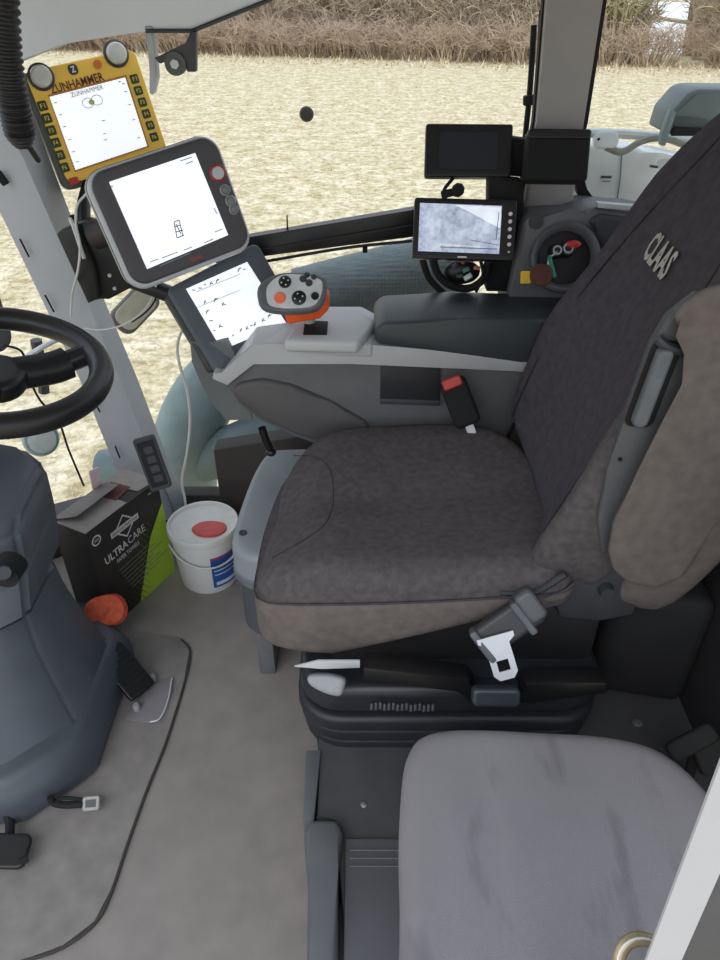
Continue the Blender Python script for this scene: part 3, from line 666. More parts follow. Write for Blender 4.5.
# ================================================================== CONSOLE
YC = 1.475
t = thing('armrest_console', 'grey operating console with padded armrest along the far side of the driver seat', 'console', (0, 1.56, .3))
pts = [P(u, v, y=YC) for u, v in ((226, 384), (252, 362), (360, 364), (530, 372), (570, 380), (570, 470), (500, 480), (380, 470), (330, 446), (290, 434), (255, 418), (238, 404))]
mb = MB(); mb.prism(pts, (0, .17, 0), .008, 2); body = mb.build('body', M_char2, t)
pts = [P(u, v, y=YC - .012) for u, v in ((232, 392), (238, 384), (262, 380), (292, 386), (330, 402), (365, 422), (385, 446), (340, 448), (296, 436), (262, 420), (240, 404))]
mb = MB(); mb.prism(pts, (0, .05, 0), .012, 4); mb.build('knee_bulge', mat('bulge', (88, 86, 87), .6, .08, 20), body, angle=50)
pts = [P(u, v, y=YC - .006) for u, v in ((381, 361), (441, 363), (440, 405), (380, 403))]
mb = MB(); mb.prism(pts, (0, .02, 0), .003); pk = mb.build('pocket', mat('pocket', (44, 44, 48), .5), body)
pts = [P(u, v, y=YC - .012) for u, v in ((380, 399), (440, 401), (440, 406), (380, 404))]
mb = MB(); mb.prism(pts, (0, .01, 0), .001); mb.build('pocket_lip', mat('lip', (70, 70, 76), .4), pk)
# light trim side + top plateau
pts = [P(u, v, y=YC - .012) for u, v in ((214, 372), (222, 374), (252, 344), (270, 344), (372, 345), (420, 349), (535, 362), (535, 373), (352, 364), (253, 363), (228, 386), (212, 379))]
mb = MB(); mb.prism(pts, (0, .17, 0), .003, 2); tr = mb.build('light_trim', M_light, t)
zp = P(300, 345, y=YC).z
pts = [P(u, v, z=zp + .008) for u, v in ((262, 343), (372, 345), (384, 318), (362, 306), (322, 306), (290, 322), (276, 334))]
mb = MB(); mb.prism(pts, (0, 0, -.03), .006, 3); mb.build('top_plate', M_light, tr)
pts = [P(u, v, z=zp + .03) for u, v in ((283, 340), (358, 342), (376, 322), (360, 309), (328, 307), (300, 318))]
mb = MB(); mb.prism(pts, (0, 0, -.03), .010, 3); mb.build('raised_pod', mat('pod_grey', (194, 195, 196), .45, .03, 10), tr)
pts = [P(u, v, z=zp + .0325) for u, v in ((303, 334), (327, 334), (328, 321), (305, 320))]
mb = MB(); mb.prism(pts, (0, 0, -.004), .001); mb.build('lever_slot', M_blackm, tr)
# armrest pad
pts = [P(u, v, y=YC - .015) for u, v in ((374, 331), (384, 322), (460, 319), (600, 322), (600, 368), (520, 362), (376, 345))]
mb = MB(); mb.prism(pts, (0, .165, 0), .012, 4); mb.build('armrest_pad', mat('armrest', (62, 66, 70), .42, .06, 10, .1, 1500), t, angle=50)
# front nose of the console under the lower terminal
mb = MB(); R = []
for u0, u1, v in ((190, 226, 342), (192, 240, 362), (203, 246, 388), (214, 250, 406), (226, 252, 420)):
    a = P(u0, v, y=1.52); b_ = P(u1, v, y=1.50); R.append(mb.ring([a, b_, b_ + V((0, .12, 0)), a + V((0, .11, 0))]))
for a, b_ in zip(R, R[1:]): mb.bridge(a, b_)
mb.bm.faces.new(R[0]); mb.bm.faces.new(R[-1][::-1]); mb.build('nose', mat('nose_grey', (108, 112, 112), .55, .08, 14), t, angle=50)
# pedestal leg below
mb = MB(); mb.box((.12, 1.58, .36), (.42, .14, .44), bevel=.015); mb.build('pedestal', M_char, t)
# black lever below console
t = thing('stalk_lever', 'short black lever between the console and the grey storage box', 'lever', P(270, 452, y=1.46))
mb = MB(); mb.tube([P(262, 428, y=1.46), P(266, 440, y=1.46), P(270, 448, y=1.46)], .010, 10, 3); mb.build('shaft', M_black, t)
mb = MB(); mb.ball(P(271, 452, y=1.46), .013, (1, 1, .8)); mb.build('knob', M_black, t)

# joystick
F = Frame(P(292, 292, y=1.47), (-.06, -.78, .62), (1, 0, -.12))
t = thing('joystick', 'silver faced joystick with round buttons and orange collar on the console', 'joystick', P(308, 330, y=1.52))
ol = smoothloop([(-.072, .012), (-.072, -.022), (-.055, -.042), (0, -.044), (.05, -.034), (.068, -.014), (.072, .012), (.066, .036), (.03, .044), (-.03, .040)], 4)
mb = MB(); mb.pill(ol[::-1], -.035, .0, .018, .008, F.M); hd = mb.build('head', mat('stick_grey', (98, 98, 100), .45), t)
ol2 = smoothloop([(-.052, .010), (-.052, -.018), (-.04, -.034), (0, -.036), (.045, -.028), (.06, -.010), (.064, .012), (.058, .030), (.025, .038), (-.025, .034)], 4)
mb = MB(); mb.pill(ol2[::-1], -.002, .004, 0, .003, F.M, inner=3); mb.build('face_plate', mat('stick_face', (206, 208, 210), .3), hd)
for (u, v, r, mm) in ((285, 282, .0135, M_black), (280, 298, .0125, mat('stick_orange', (240, 120, 84), .4)), (299, 298, .0155, M_black), (303, 279, .0075, M_char), (309, 283, .0075, M_char), (307, 275, .006, M_char), (314, 277, .006, M_char), (315, 296, .0085, M_black)):
    a, b_ = F.uv(u, v, .004); mb = MB(); mb.lathe([(0, .003), (r, .003), (r, .006), (r * .8, .008), (0, .007)], F.M @ Matrix.Translation((a, b_, 0)), 18); bt_ = mb.build('button', mm, hd)
    if r > .013:
        mb = MB()
        for k in range(4):
            an = k * math.pi / 2 + .4; mb.ball((a + r * .55 * math.cos(an), b_ + r * .55 * math.sin(an), .008), .0018, (1, 1, .4), 8, F.M)
        mb.build('button_mark', M_white, bt_)
mb = MB(); mb.prism([P(u, v, y=1.50) for u, v in ((281, 308), (310, 306), (320, 290), (329, 296), (329, 310), (320, 319), (288, 325))], (0, .04, 0), .005, 3); mb.build('orange_collar', M_orange, t)
mb = MB(); mb.tube([P(309, 312, y=1.52), P(309, 324, y=1.53), P(309, 338, y=1.54)], .014, 14, 3); mb.build('neck', M_silver, t)

# ================================================================== TERMINALS
def on(F, mb, u0, v0, u1, v1, th, d): a = F.uv(u0, v0, d); b_ = F.uv(u1, v1, d); mb.tube([F.pt(*a, d), F.pt(*b_, d)], th, 5, smooth=False)
# Claas terminal
q = [(88, 176), (212, 133), (252, 243), (134, 290)]
FC, WC, HC = quad_frame(q, 1.5, (.43, -.87, .24))
t = thing('tractor_terminal', 'large silver edged tractor terminal with white map screen, above the lower terminal', 'terminal', FC.c)
mb = MB(); mb.pill(rr(WC * 1.05, HC * 1.06, .039, 7, -.002, -.003), -.066, -.002, .012, .006, FC.M); hs = mb.build('housing', M_silver, t)
mb = MB(); mb.tube([FC.pt(a, b_, -.018) for a, b_ in rr(WC * 1.052, HC * 1.062, .040, 7, -.002, -.003)], .0012, 5, 1, closed=True); mb.build('seam', M_char, hs)
mb = MB(); mb.pill(rr(WC, HC, .034, 7), -.006, .006, 0, .006, FC.M); bz = mb.build('bezel', mat('terminal_bezel', (74, 72, 76), .5, .05, 20), t)
def screen_poly(F, pxs, d, lift=.0015):
    pts = [F.uv(u, v, d) for u, v in pxs]; cx = sum(p[0] for p in pts) / 4; cy = sum(p[1] for p in pts) / 4
    return MB().prism([F.pt(a, b_, d) for a, b_ in pts], F.n * lift)
mb = screen_poly(FC, [(109, 182), (195, 153), (228, 235), (147, 269)], .0062); sc = mb.build('screen', M_scr, t)
mb = MB(); d = .0085
for (u0, v0, u1, v1) in ((174, 222, 179, 220), (174, 227, 180, 225), (176, 232, 183, 230), (177, 238, 184, 235), (174, 222, 177, 238), (179, 220, 183, 236), (176, 224, 181, 234)): on(FC, mb, u0, v0, u1, v1, .0009, d)
mb.build('map_symbol', M_ink, sc)
mb = MB()
for (u0, v0, u1, v1) in ((150, 262, 158, 259), (162, 258, 178, 252), (184, 250, 192, 247), (204, 243, 213, 239), (180, 161, 192, 157), (186, 164, 193, 161), (215, 232, 222, 229), (214, 208, 217, 214), (111, 187, 113, 186), (160, 266, 190, 253)): on(FC, mb, u0, v0, u1, v1, .0010, d)
mb.build('screen_print', M_inkl, sc)
for k, (u, v, r) in enumerate(((217.5, 173, .0155), (225, 190, .010), (230.5, 201, .010), (233.5, 209.5, .009))):
    a, b_ = FC.uv(u, v, .006); mb = MB(); mb.lathe([(r * 1.15, .005), (r * 1.15, .008), (r, .010), (r * .9, .008)], FC.M @ Matrix.Translation((a, b_, 0)), 20)
    rg = mb.build('button_ring', M_red if k == 0 else M_silver, bz)
    mb = MB(); mb.lathe([(r * .9, .007), (r * .8, .013), (0, .015)], FC.M @ Matrix.Translation((a, b_, 0)), 20); mb.build('knob' if k == 0 else 'button', M_silver if k == 0 else mat('btn', (120, 122, 126), .3), bz)
a, b_ = FC.uv(196, 258, .006); mb = MB(); mb.text('CLAAS', FC, a, b_, .027, .007, .0068, bold=.02); mb.build('brand_lettering', M_red, bz)
# lower terminal
FL, WL, HL = quad_frame([(160, 287), (258, 246), (306, 326), (219, 371)], 1.64, (.3, -.8, .5))
t = thing('lower_terminal', 'slate framed terminal with white screen leaning behind the joystick', 'terminal', FL.c)
mb = MB(); mb.pill(rr(WL, HL, .016, 5), -.045, .0, .01, .008, FL.M); bz = mb.build('housing', mat('lower_bezel', (84, 90, 98), .5, .05, 20), t)
a, b_ = FL.uv(172, 320, -.02); mb = MB(); mb.pill(rr(.03, HL * .9, .008, 4, -WL / 2 + .005, 0), -.06, -.02, .008, .008, FL.M); mb.build('rear_case', M_char, bz)
mb = screen_poly(FL, [(186, 289), (247, 262), (286, 323), (222, 350)], .0005); sc = mb.build('screen', M_scr, t)
mb = MB(); random.seed(5); d = .003
for (u, v) in ((192, 290), (198, 288), (204, 285), (210, 283), (216, 281), (238, 270), (243, 269), (204, 302), (206, 312), (214, 300), (222, 304), (209, 321), (213, 330), (219, 326), (226, 340), (232, 336), (240, 330), (246, 328), (250, 326), (254, 324), (262, 320), (268, 316)):
    du, dv = random.uniform(2, 4), random.uniform(-2.5, 1); on(FL, mb, u, v, u + du, v + dv, .001, d)
    if random.random() < .6: on(FL, mb, u, v + 2, u + 1.5, v - 2, .0009, d)
mb.build('screen_print', M_ink, sc)
mb = MB()
for v0 in (300, 316): on(FL, mb, 196, v0 - 8, 240, v0 - 26, .0006, d)
mb.build('screen_line', M_inkl, sc)
# yellow terminal
FY, WY, HY = quad_frame([(26, 70), (135, 50), (167, 152), (68, 190)], 1.60, (.42, -.85, .22))
t = thing('yellow_terminal', 'yellow faced control terminal with green side keys, uppermost of the terminals', 'terminal', FY.c)
mb = MB(); mb.pill(rr(WY * 1.05, HY * 1.06, .02, 5, -.006, -.006), -.07, -.012, .008, .005, FY.M); mb.build('housing', mat('yellow_case', (92, 94, 92), .5), t)
mb = MB(); mb.pill(rr(WY, HY, .018, 5), -.004, .003, 0, .003, FY.M); fp = mb.build('face_plate', M_yel, t)
mb = screen_poly(FY, [(48, 95), (126, 75), (149, 147), (75, 172)], .0031); mb.build('screen_frame', mat('scr_frame', (176, 120, 60), .5), fp)
mb = screen_poly(FY, [(49.5, 97), (125, 77.5), (147, 146), (75.5, 170)], .0048); sc = mb.build('screen', M_scr, t)
a, b_ = FY.uv(77, 83, .004); a2, b2 = FY.uv(104, 76, .004); rot = math.atan2(b2 - b_, a2 - a)
mb = MB(); mb.text('ZUNHAMMER', FY, a, b_, .118, .017, .0045, rot, bold=.015); mb.build('brand_lettering', mat('brand_maroon', (92, 40, 30), .5), fp)
a, b_ = FY.uv(87, 91, .007); mb = MB(); mb.text('ZUNHAMMER', FY, a, b_, .072, .009, .0072, rot); mb.build('screen_lettering', M_ink, sc)
mb = MB(); d = .007
ca, cb = FY.uv(88, 103, d); ca2, cb2 = FY.uv(97, 100, d)
mb.tube([FY.pt(ca + .012 * math.cos(k), cb + .010 * math.sin(k), d) for k in [i * 6.283 / 10 for i in range(10)]], .0007, 5, 1, closed=True)
mb.tube([FY.pt(ca2 + .012 * math.cos(k), cb2 + .010 * math.sin(k), d) for k in [i * 6.283 / 10 for i in range(10)]], .0007, 5, 1, closed=True)
for u, v in ((54, 103), (59, 115), (63, 127), (68, 140), (72, 152), (76, 162), (124, 92), (128, 105), (132, 120), (137, 138), (102, 121), (103, 134), (104, 140), (118, 82), (122, 84)): on(FY, mb, u, v, u + 3, v - .8, .0009, d)
mb.build('screen_print', M_inkl, sc)
mb = MB(); mb.ball((ca + .008, cb, .0068), .006, (1.1, .9, .1), 12, FY.M); mb.build('field_symbol', mat('lime_symbol', (204, 214, 110), .6), sc)
def key(u, v, s, mm, nm='key'):
    a, b_ = FY.uv(u, v, .003); mb = MB(); mb.pill(rr(s, s, s * .15, 3, a, b_), .002, .006, 0, .0015, FY.M, inner=2); o = mb.build(nm, mm, fp)
    mb = MB(); mb.text('F%d' % (key.n % 6 + 1), FY, a, b_, s * .5, s * .45, .0065); mb.build('key_symbol', M_yel, o); key.n += 1
key.n = 0
for k in range(6): key(42.5 + 4.4 * k, 106 + 12.3 * k, .019, M_green)
for k in range(6): key(134.5 + 3.9 * k, 79 + 11.6 * k, .018, M_green)
a, b_ = FY.uv(74, 181, .003); mb = MB(); mb.pill(rr(.02, .015, .002, 3, a, b_), .002, .006, 0, .0015, FY.M, inner=2); mb.build('stop_key', M_red, fp)
a, b_ = FY.uv(73, 69.5, .003); mb = MB(); mb.pill(rr(.020, .02, .007, 4, a, b_), .002, .006, 0, .0015, FY.M, inner=2); o = mb.build('emblem', M_char, fp)
mb = MB(); mb.text('Z', FY, a, b_, .009, .012, .0065, rot, bold=.03); mb.build('emblem_letter', M_white, o)
a, b_ = FY.uv(97.5, 64.5, .003); mb = MB(); mb.lathe([(.009, .003), (.009, .006), (0, .007)], FY.M @ Matrix.Translation((a, b_, 0)), 18); mb.build('orange_key', mat('key_or', (214, 120, 50), .5), fp)
for u, v in ((41, 77), (116, 54)):
    a, b_ = FY.uv(u, v, .003); mb = MB(); mb.lathe([(.027, .0), (.027, .006), (.022, .01)], FY.M @ Matrix.Translation((a, b_, 0)), 24); rg = mb.build('knob_collar', M_char, t)
    mb = MB(); mb.lathe([(.021, .004), (.021, .018), (.017, .024), (0, .025)], FY.M @ Matrix.Translation((a, b_, 0)), 24); mb.build('clamp_knob', mat('knob_pale', (206, 206, 202), .4), t)
# bracket with clip right of the yellow terminal
t = thing('roof_bracket', 'pale grey hanging bracket beside the yellow terminal', 'bracket', P(155, 60, y=1.64))
mb = MB(); mb.prism([P(u, v, y=1.655) for u, v in ((144, 26), (152, 26), (155, 55), (157, 78), (153, 95), (149, 94), (151, 70))], (0, .03, 0), .003); mb.build('hanger', mat('hanger_grey', (172, 178, 184), .45), t)
t = thing('roof_clip', 'dark metal clip with round bolt hanging from the roof edge', 'clip', P(180, 60, y=1.64))
mb = MB(); mb.prism([P(u, v, y=1.64) for u, v in ((154, 58), (186, 44), (190, 32), (196, 32), (196, 72), (187, 72), (183, 52), (160, 64))], (0, .02, 0), .002); mb.build('arm', M_char, t)
mb = MB(); p = P(175, 64, y=1.635); mb.cyl(p, p + V((0, .02, 0)), .021, seg=20); mb.build('disc', mat('disc_grey', (78, 84, 80), .5), t)
mb = MB(); mb.cyl(p + V((0, -.006, 0)), p, .009, seg=6); mb.build('bolt_head', M_silver, t)
# black bracket on the post behind the terminals
t = thing('terminal_bracket', 'black metal bracket bolted to the front cab post behind the terminals', 'bracket', P(95, 270, y=1.62))
mb = MB(); mb.prism([P(u, v, y=1.60) for u, v in ((56, 234), (84, 222), (100, 225), (130, 270), (133, 287), (108, 300), (100, 297), (88, 304))], (0, .045, 0), .004, 2); pl = mb.build('plate', M_black, t)
mb = MB(); mb.tube([P(72, 215, y=1.59), P(82, 240, y=1.59), P(94, 268, y=1.59), P(98, 297, y=1.59)], .006, 8); mb.build('plate_rib', M_blackm, pl)
for u, v in ((110, 275), (115, 288)):
    mb = MB(); p = P(u, v, y=1.60); mb.cyl(p + V((0, -.005, 0)), p, .0042, seg=8); mb.build('bolt', M_silver, pl)
mb = MB(); mb.cyl(P(95, 235, y=1.60), FC.pt(-.06, 0, -.04), .03, .025, 18); mb.build('ball_joint', mat('joint', (54, 46, 44), .5), t)
mb = MB(); mb.cyl(P(84, 204, y=1.70), FY.pt(-.02, -.06, -.06), .016, .016, 14); mb.cyl(P(84, 236, y=1.64), P(84, 200, y=1.70), .015, .014, 14); mb.build('upper_arm', M_black, t)
mb = MB(); mb.cyl(P(132, 280, y=1.63), FL.pt(-.05, .03, -.04), .02, .02, 14); mb.build('lower_arm', M_black, t)

# white cables
def cable(name, pts, r, m, label, cat='cable'): mb = MB(); mb.tube(pts, r, 8, 6); return tag(mb.build(name, m), label, cat)
cable('white_cable', [P(u, v, y=yy) for u, v, yy in ((86, 194, 1.57), (77, 206, 1.565), (76, 225, 1.565), (80, 245, 1.57), (78, 270, 1.57), (72, 295, 1.62), (71, 316, 1.64))], .0026, M_cable, 'thin white cable hanging in front of the black bracket')
cable('white_cable', [P(u, v, y=yy) for u, v, yy in ((70, 218, 1.585), (74, 228, 1.58), (80, 246, 1.58), (84, 258, 1.585))], .0045, M_cable, 'short thick white plug lead at the black bracket')
cable('white_cable', [P(u, v, y=yy) for u, v, yy in ((156, 286, 1.60), (150, 302, 1.62), (138, 316, 1.62), (120, 326, 1.63), (100, 330, 1.64), (84, 328, 1.645))], .0020, M_cable, 'thin white cable looping under the silver edged terminal')
cable('white_cable', [P(u, v, y=yy) for u, v, yy in ((186, 322, 1.68), (178, 342, 1.66), (179, 362, 1.63), (187, 390, 1.62), (190, 420, 1.62), (187, 452, 1.62), (182, 480, 1.62), (185, 500, 1.62), (187, 522, 1.62))], .0036, M_cable, 'long white cable running down behind the white bucket')
cable('black_cable', [P(u, v, y=yy) for u, v, yy in ((4, 345, 1.62), (22, 352, 1.62), (28, 375, 1.62), (40, 400, 1.62), (58, 420, 1.62), (68, 448, 1.62), (78, 472, 1.6), (84, 486, 1.58))], .003, M_blackm, 'thin black cable hanging behind the steering wheel')
cable('black_cable', [P(u, v, y=yy) for u, v, yy in ((158, 285, 1.6), (155, 300, 1.6), (146, 312, 1.62), (132, 322, 1.63))], .002, M_blackm, 'short black cable under the silver edged terminal')

# ---- the two small monitors
FM, WM, HM = quad_frame([(415, 197), (517, 200), (514, 261), (412, 258)], 1.56, (-.03, -.903, .43))
t = thing('camera_monitor', 'black reversing camera monitor with live picture, below the dark monitor', 'monitor', FM.c)
mb = MB(); mb.pill(rr(WM, HM, .006, 3), -.03, .0, .004, .003, FM.M); bz = mb.build('housing', M_black, t)
def video():
    m = bpy.data.materials.new('video_picture'); m.use_nodes = True; nt = m.node_tree; N = nt.nodes; L = nt.links; b = N['Principled BSDF']
    tc = N.new('ShaderNodeTexCoord'); n = N.new('ShaderNodeTexNoise'); n.inputs['Scale'].default_value = 34; n.inputs['Detail'].default_value = 9; n.inputs['Roughness'].default_value = .72
    L.new(tc.outputs['Object'], n.inputs['Vector']); r = N.new('ShaderNodeValToRGB'); r.color_ramp.elements[0].position = .32; r.color_ramp.elements[1].position = .66
    r.color_ramp.elements[0].color = col((128, 140, 160)); r.color_ramp.elements[1].color = col((208, 216, 236)); L.new(n.outputs['Fac'], r.inputs[0])
    L.new(r.outputs[0], b.inputs['Base Color']); L.new(r.outputs[0], b.inputs['Emission Color']); b.inputs['Emission Strength'].default_value = .65; b.inputs['Roughness'].default_value = .3
    return m
mb = screen_poly(FM, [(420, 203), (502, 206), (499, 254), (418, 251)], .0005); sc = mb.build('screen', video(), t)
mb = MB(); mb.prism([FM.pt(*FM.uv(u, v, .0022), .0022) for u, v in ((455, 205), (501, 207), (500, 228), (488, 222), (470, 212))], FM.n * .0003); mb.build('bright_patch', mat('vid_white', (224, 230, 240), .4, .1, 40, emit=.7), sc)
mb = MB(); on(FM, mb, 440, 247, 497, 249, .0009, .0028); on(FM, mb, 470, 240, 499, 245, .0006, .0028); on(FM, mb, 499, 212, 496, 240, .0009, .0028); mb.build('picture_line', mat('vid_blue', (96, 116, 170), .4), sc)
mb = MB(); on(FM, mb, 440, 244, 480, 247, .0007, .0028); on(FM, mb, 440, 244, 440, 250, .0006, .0028); mb.build('guide_line', mat('vid_y', (230, 226, 190), .4, emit=.6), sc)
for k in range(6):
    a, b_ = FM.uv(510.5 - .35 * k, 214 + 7.6 * k, .001); rad = .0042 if k < 5 else .0022
    mb = MB(); mb.lathe([(rad, 0), (rad, .003), (0, .0035)], FM.M @ Matrix.Translation((a, b_, 0)), 14); mb.build('button', M_white, bz)
a, b_ = FM.uv(462, 257, .001); mb = MB(); mb.box((a, b_, .0008), (.020, .0035, .0012), FM.M); mb.build('brand_mark', M_white, bz)
FU, WU, HU = quad_frame([(426, 123), (513, 124), (511, 178), (424.5, 176)], 1.56, (-.03, -.912, .409))
t = thing('dark_monitor', 'black monitor with switched off screen mounted above the camera monitor', 'monitor', FU.c)
mb = MB(); mb.pill(rr(WU, HU, .006, 3), -.028, .0, .004, .004, FU.M); mb.build('housing', M_black, t)
mb = screen_poly(FU, [(439.5, 132), (498, 132.5), (497, 169), (439, 168.5)], .0005, .0012); mb.build('screen', mat('off_screen', (46, 50, 58), .12, .05, 10), t)
a = FU.pt(-.03, -HU / 2, -.014)
mb = MB(); mb.tube([a, P(444, 190, y=1.63), P(447, 197, y=1.63)], .004, 8, 3); mb.build('stand_rod', M_blackm, t)
F = Frame(P(458, 190, y=1.62), (0, -.9, .4), (1, .1, .2)); mb = MB(); mb.lathe([(0, -.008), (.014, -.008), (.014, .006), (.008, .012), (0, .012)], F.M, 8); mb.box((-.022, -.002, 0), (.03, .016, .012), F.M, .003); mb.build('clamp_knob', M_blackm, t)
# mount column
t = thing('monitor_mount', 'black mounting box and arm between the monitors and the rear cab post', 'mount', P(508, 240, y=1.66))
mb = MB(); mb.prism([P(u, v, y=1.64) for u, v in ((489, 178), (524, 182), (524, 205), (512, 292), (486, 292), (488, 240))], (0, .05, 0), .005); mb.build('column', M_blackm, t)
mb = MB(); mb.prism([P(u, v, y=1.70) for u, v in ((505, 136), (530, 140), (528, 178), (505, 176))], (0, .03, 0), .005); mb.build('arm', M_blackm, t)
t = thing('control_box', 'matt black rectangular box fixed across the rear cab post', 'box', P(557, 155, y=1.62))
F, W_, H_ = quad_frame([(528, 133), (591, 135), (588, 182), (525, 180)], 1.50, (-.05, -.93, .36))
mb = MB(); mb.pill(rr(W_, H_, .008, 4), -.05, .0, .004, .006, F.M); mb.build('case', M_blackm, t)
mb = MB(); mb.pill(rr(W_ * .99, .02, .006, 4, 0, H_ / 2), -.05, .003, .004, .004, F.M); mb.build('lid', M_black, t)
# wiring tangle under the camera monitor
t = thing('wiring_loom', 'tangle of black hoses and coloured connectors under the camera monitor', 'wiring', P(455, 290, y=1.66))
mb = MB(); mb.tube([P(u, v, y=1.62) for u, v in ((432, 256), (438, 274), (452, 286), (470, 288), (484, 278), (488, 262))], .009, 10); mb.tube([P(u, v, y=1.64) for u, v in ((420, 250), (428, 276), (440, 290), (450, 300))], .008, 10); mb.tube([P(u, v, y=1.61) for u, v in ((480, 258), (483, 275), (476, 292))], .004, 8); mb.build('hose', M_blackm, t)
for (u, v, s, c_) in ((462, 261, .014, (150, 70, 64)), (474, 260, .010, (224, 120, 60)), (477, 268, .012, (210, 130, 90)), (466, 270, .013, (72, 130, 110)), (468, 277, .016, (196, 214, 206)), (455, 266, .012, (96, 70, 110)), (460, 276, .012, (40, 60, 50))):
    F = Frame(P(u, v, y=1.61), (random.uniform(-.4, .4), -.9, .4), (1, random.uniform(-.5, .5), random.uniform(-.8, .8)))
    mb = MB(); mb.box((0, 0, 0), (s * 1.2, s * .7, s * .6), F.M, .0015); mb.build('connector', mat('conn%d' % u, c_, .5), t)
mb = MB(); mb.ball(P(462, 272, y=1.64), .035, (1.2, .5, .8)); mb.build('loom_bundle', M_black, t)

# ignition recess with keys
FI = Frame(P(566, 257, y=1.562), (-.05, -.9, .42), (1, 0, 0))
t = thing('ignition_recess', 'round grey recess with black ignition switches in the lining behind the armrest', 'switch panel', FI.c)
mb = MB(); mb.lathe([(.074, -.03), (.075, .0), (.070, .006), (.064, .002), (.056, -.016), (0, -.016)], FI.M, 32); mb.build('recess_ring', mat('recess', (92, 94, 100), .5), t)
mb = MB(); mb.lathe([(.057, -.015), (.050, -.013), (0, -.013)], FI.M, 32); mb.build('recess_floor', mat('recess_dark', (34, 32, 38), .6), t)
for u, v, r_ in ((556, 251, .013), (567, 249, .015)):
    a, b_ = FI.uv(u, v, 0); mb = MB(); mb.lathe([(r_ * 1.2, -.014), (r_ * 1.2, .004), (r_, .012), (0, .012)], FI.M @ Matrix.Translation((a, b_, 0)), 18); o = mb.build('switch_barrel', M_black, t)
    mb = MB(); mb.lathe([(r_ * .7, .012), (r_ * .75, .015), (r_ * .5, .015)], FI.M @ Matrix.Translation((a, b_, 0)), 18); mb.build('chrome_ring', M_chrome, o)
a, b_ = FI.uv(572, 245, 0); mb = MB(); mb.ball((a, b_, .012), .012, (1.4, .7, .5), 12, FI.M); mb.build('red_cap', M_red, t)
t = thing('key_ring', 'ignition key with green tab, yellow tag and brown leather fob', 'keys', P(545, 280, y=1.55))
mb = MB(); a = P(549, 257, y=1.54); mb.tube([P(558, 251, y=1.56), P(552, 256, y=1.545), a, P(548, 268, y=1.53)], .0025, 6); mb.build('ring', M_chrome, t)
mb = MB(); mb.tube([P(549, 256, y=1.535), P(555, 277, y=1.525)], .006, 8, flat=.5); mb.build('green_tab', mat('key_teal', (30, 140, 110), .4), t)
mb = MB(); p = P(541, 275, y=1.525); FK = Frame(p, (-.05, -.9, .42), (1, 0, 0)); mb.pill(rr(.048, .046, .02), 0, .006, 0, .002, FK.M, inner=2); mb.build('leather_fob', mat('leather', (88, 54, 46), .8), t)
FK = Frame(P(525.5, 277.5, y=1.53), (-.05, -.9, .42), (1, 0, 0)); mb = MB(); mb.pill(rr(.022, .026, .003), 0, .006, 0, .001, FK.M, inner=2); mb.build('yellow_tag', mat('tag_yellow', (232, 192, 40), .5), t)
mb = MB(); p = P(536, 222, y=1.597); mb.lathe([(.016, 0), (.015, .004), (0, .005)], Frame(p, (0, -1, 0), (1, 0, 0)).M, 20)
tag(mb.build('cover_cap', mat('cap_dark', (70, 70, 74), .5)), 'round dark grey cap on the lining below the control box', 'cap')

# wiper rod, ball knob, antenna
t = thing('wiper', 'thin black wiper arm outside beside the rear cab post', 'wiper', P(528, 180, y=1.78))
mb = MB(); mb.tube([P(534, 25, y=1.79), P(530, 90, y=1.79), P(525, 140, y=1.79), P(521, 200, y=1.79)], .0065, 8, 3); mb.build('arm', M_blackm, t)
mb = MB(); mb.tube([P(541, 10, y=1.8), P(536, 98, y=1.8)], .004, 6, smooth=False); mb.build('blade', M_blackm, t)
mb = MB(); mb.box((0, 0, 0), (.034, .02, .016), Frame(P(531, 100, y=1.78), (0, -1, 0), (1, 0, .1)).M, .003); mb.build('joint', M_blackm, t)
t = thing('window_knob', 'round black knob on the glass of the side window', 'knob', P(307, 113, y=1.73))
FK = Frame(P(307, 113, y=1.738), (0, -1, 0), (1, 0, 0))
mb = MB(); mb.lathe([(.006, 0), (.006, .008), (.014, .010), (.0155, .016), (.012, .022), (0, .023)], FK.M, 24); mb.build('cap', mat('knob_brown', (44, 38, 34), .4), t)
mb = MB(); mb.lathe([(0, -.012), (.011, -.012), (.011, -.002), (0, -.002)], FK.M, 20); mb.build('washer', M_blackm, t)
mb = MB(); mb.cyl(P(288, 245, y=1.715), P(287, 215, y=1.715), .0025, .0015, 8); mb.cyl(P(288, 235, y=1.715), P(288, 229, y=1.715), .005, .005, 8)
tag(mb.build('stub_antenna', M_blackm), 'tiny black pin standing on the black window rail', 'antenna')
mb = MB(); mb.box((0, 0, 0), (.012, .014, .02), Frame(P(365, 249, y=1.72), (0, -1, 0), (1, 0, 0)).M, .002); tag(mb.build('rail_catch', M_blackm), 'small black catch under the black window rail', 'catch')

# corrugated hose at top left
def corr(s): return .026 * (1 + .10 * math.sin(s * 2 * math.pi * 34)) * (1 if s < .93 else max(.55, 1 - (s - .93) * 6))
hp = [P(u, v, y=yy) for u, v, yy in ((-2, -70, 1.42), (2, 0, 1.43), (5, 50, 1.44), (11, 90, 1.45), (17, 120, 1.46), (23, 146, 1.47))]
hp = [V((hp[0].x, hp[0].y, 1.605))] + hp
mb = MB(); mb.tube(hp, corr, 20, 30); o = mb.build('corrugated_hose', mat('hose_black', (38, 37, 40), .45), angle=80)
tag(o, 'black corrugated hose hanging down beside the front cab post', 'hose')
mb = MB(); mb.tube([P(24, 140, y=1.5), P(30, 148, y=1.55), P(38, 160, y=1.64)], .006, 8); tag(mb.build('hose_end_cable', M_blackm), 'short black cable leaving the end of the corrugated hose', 'cable')

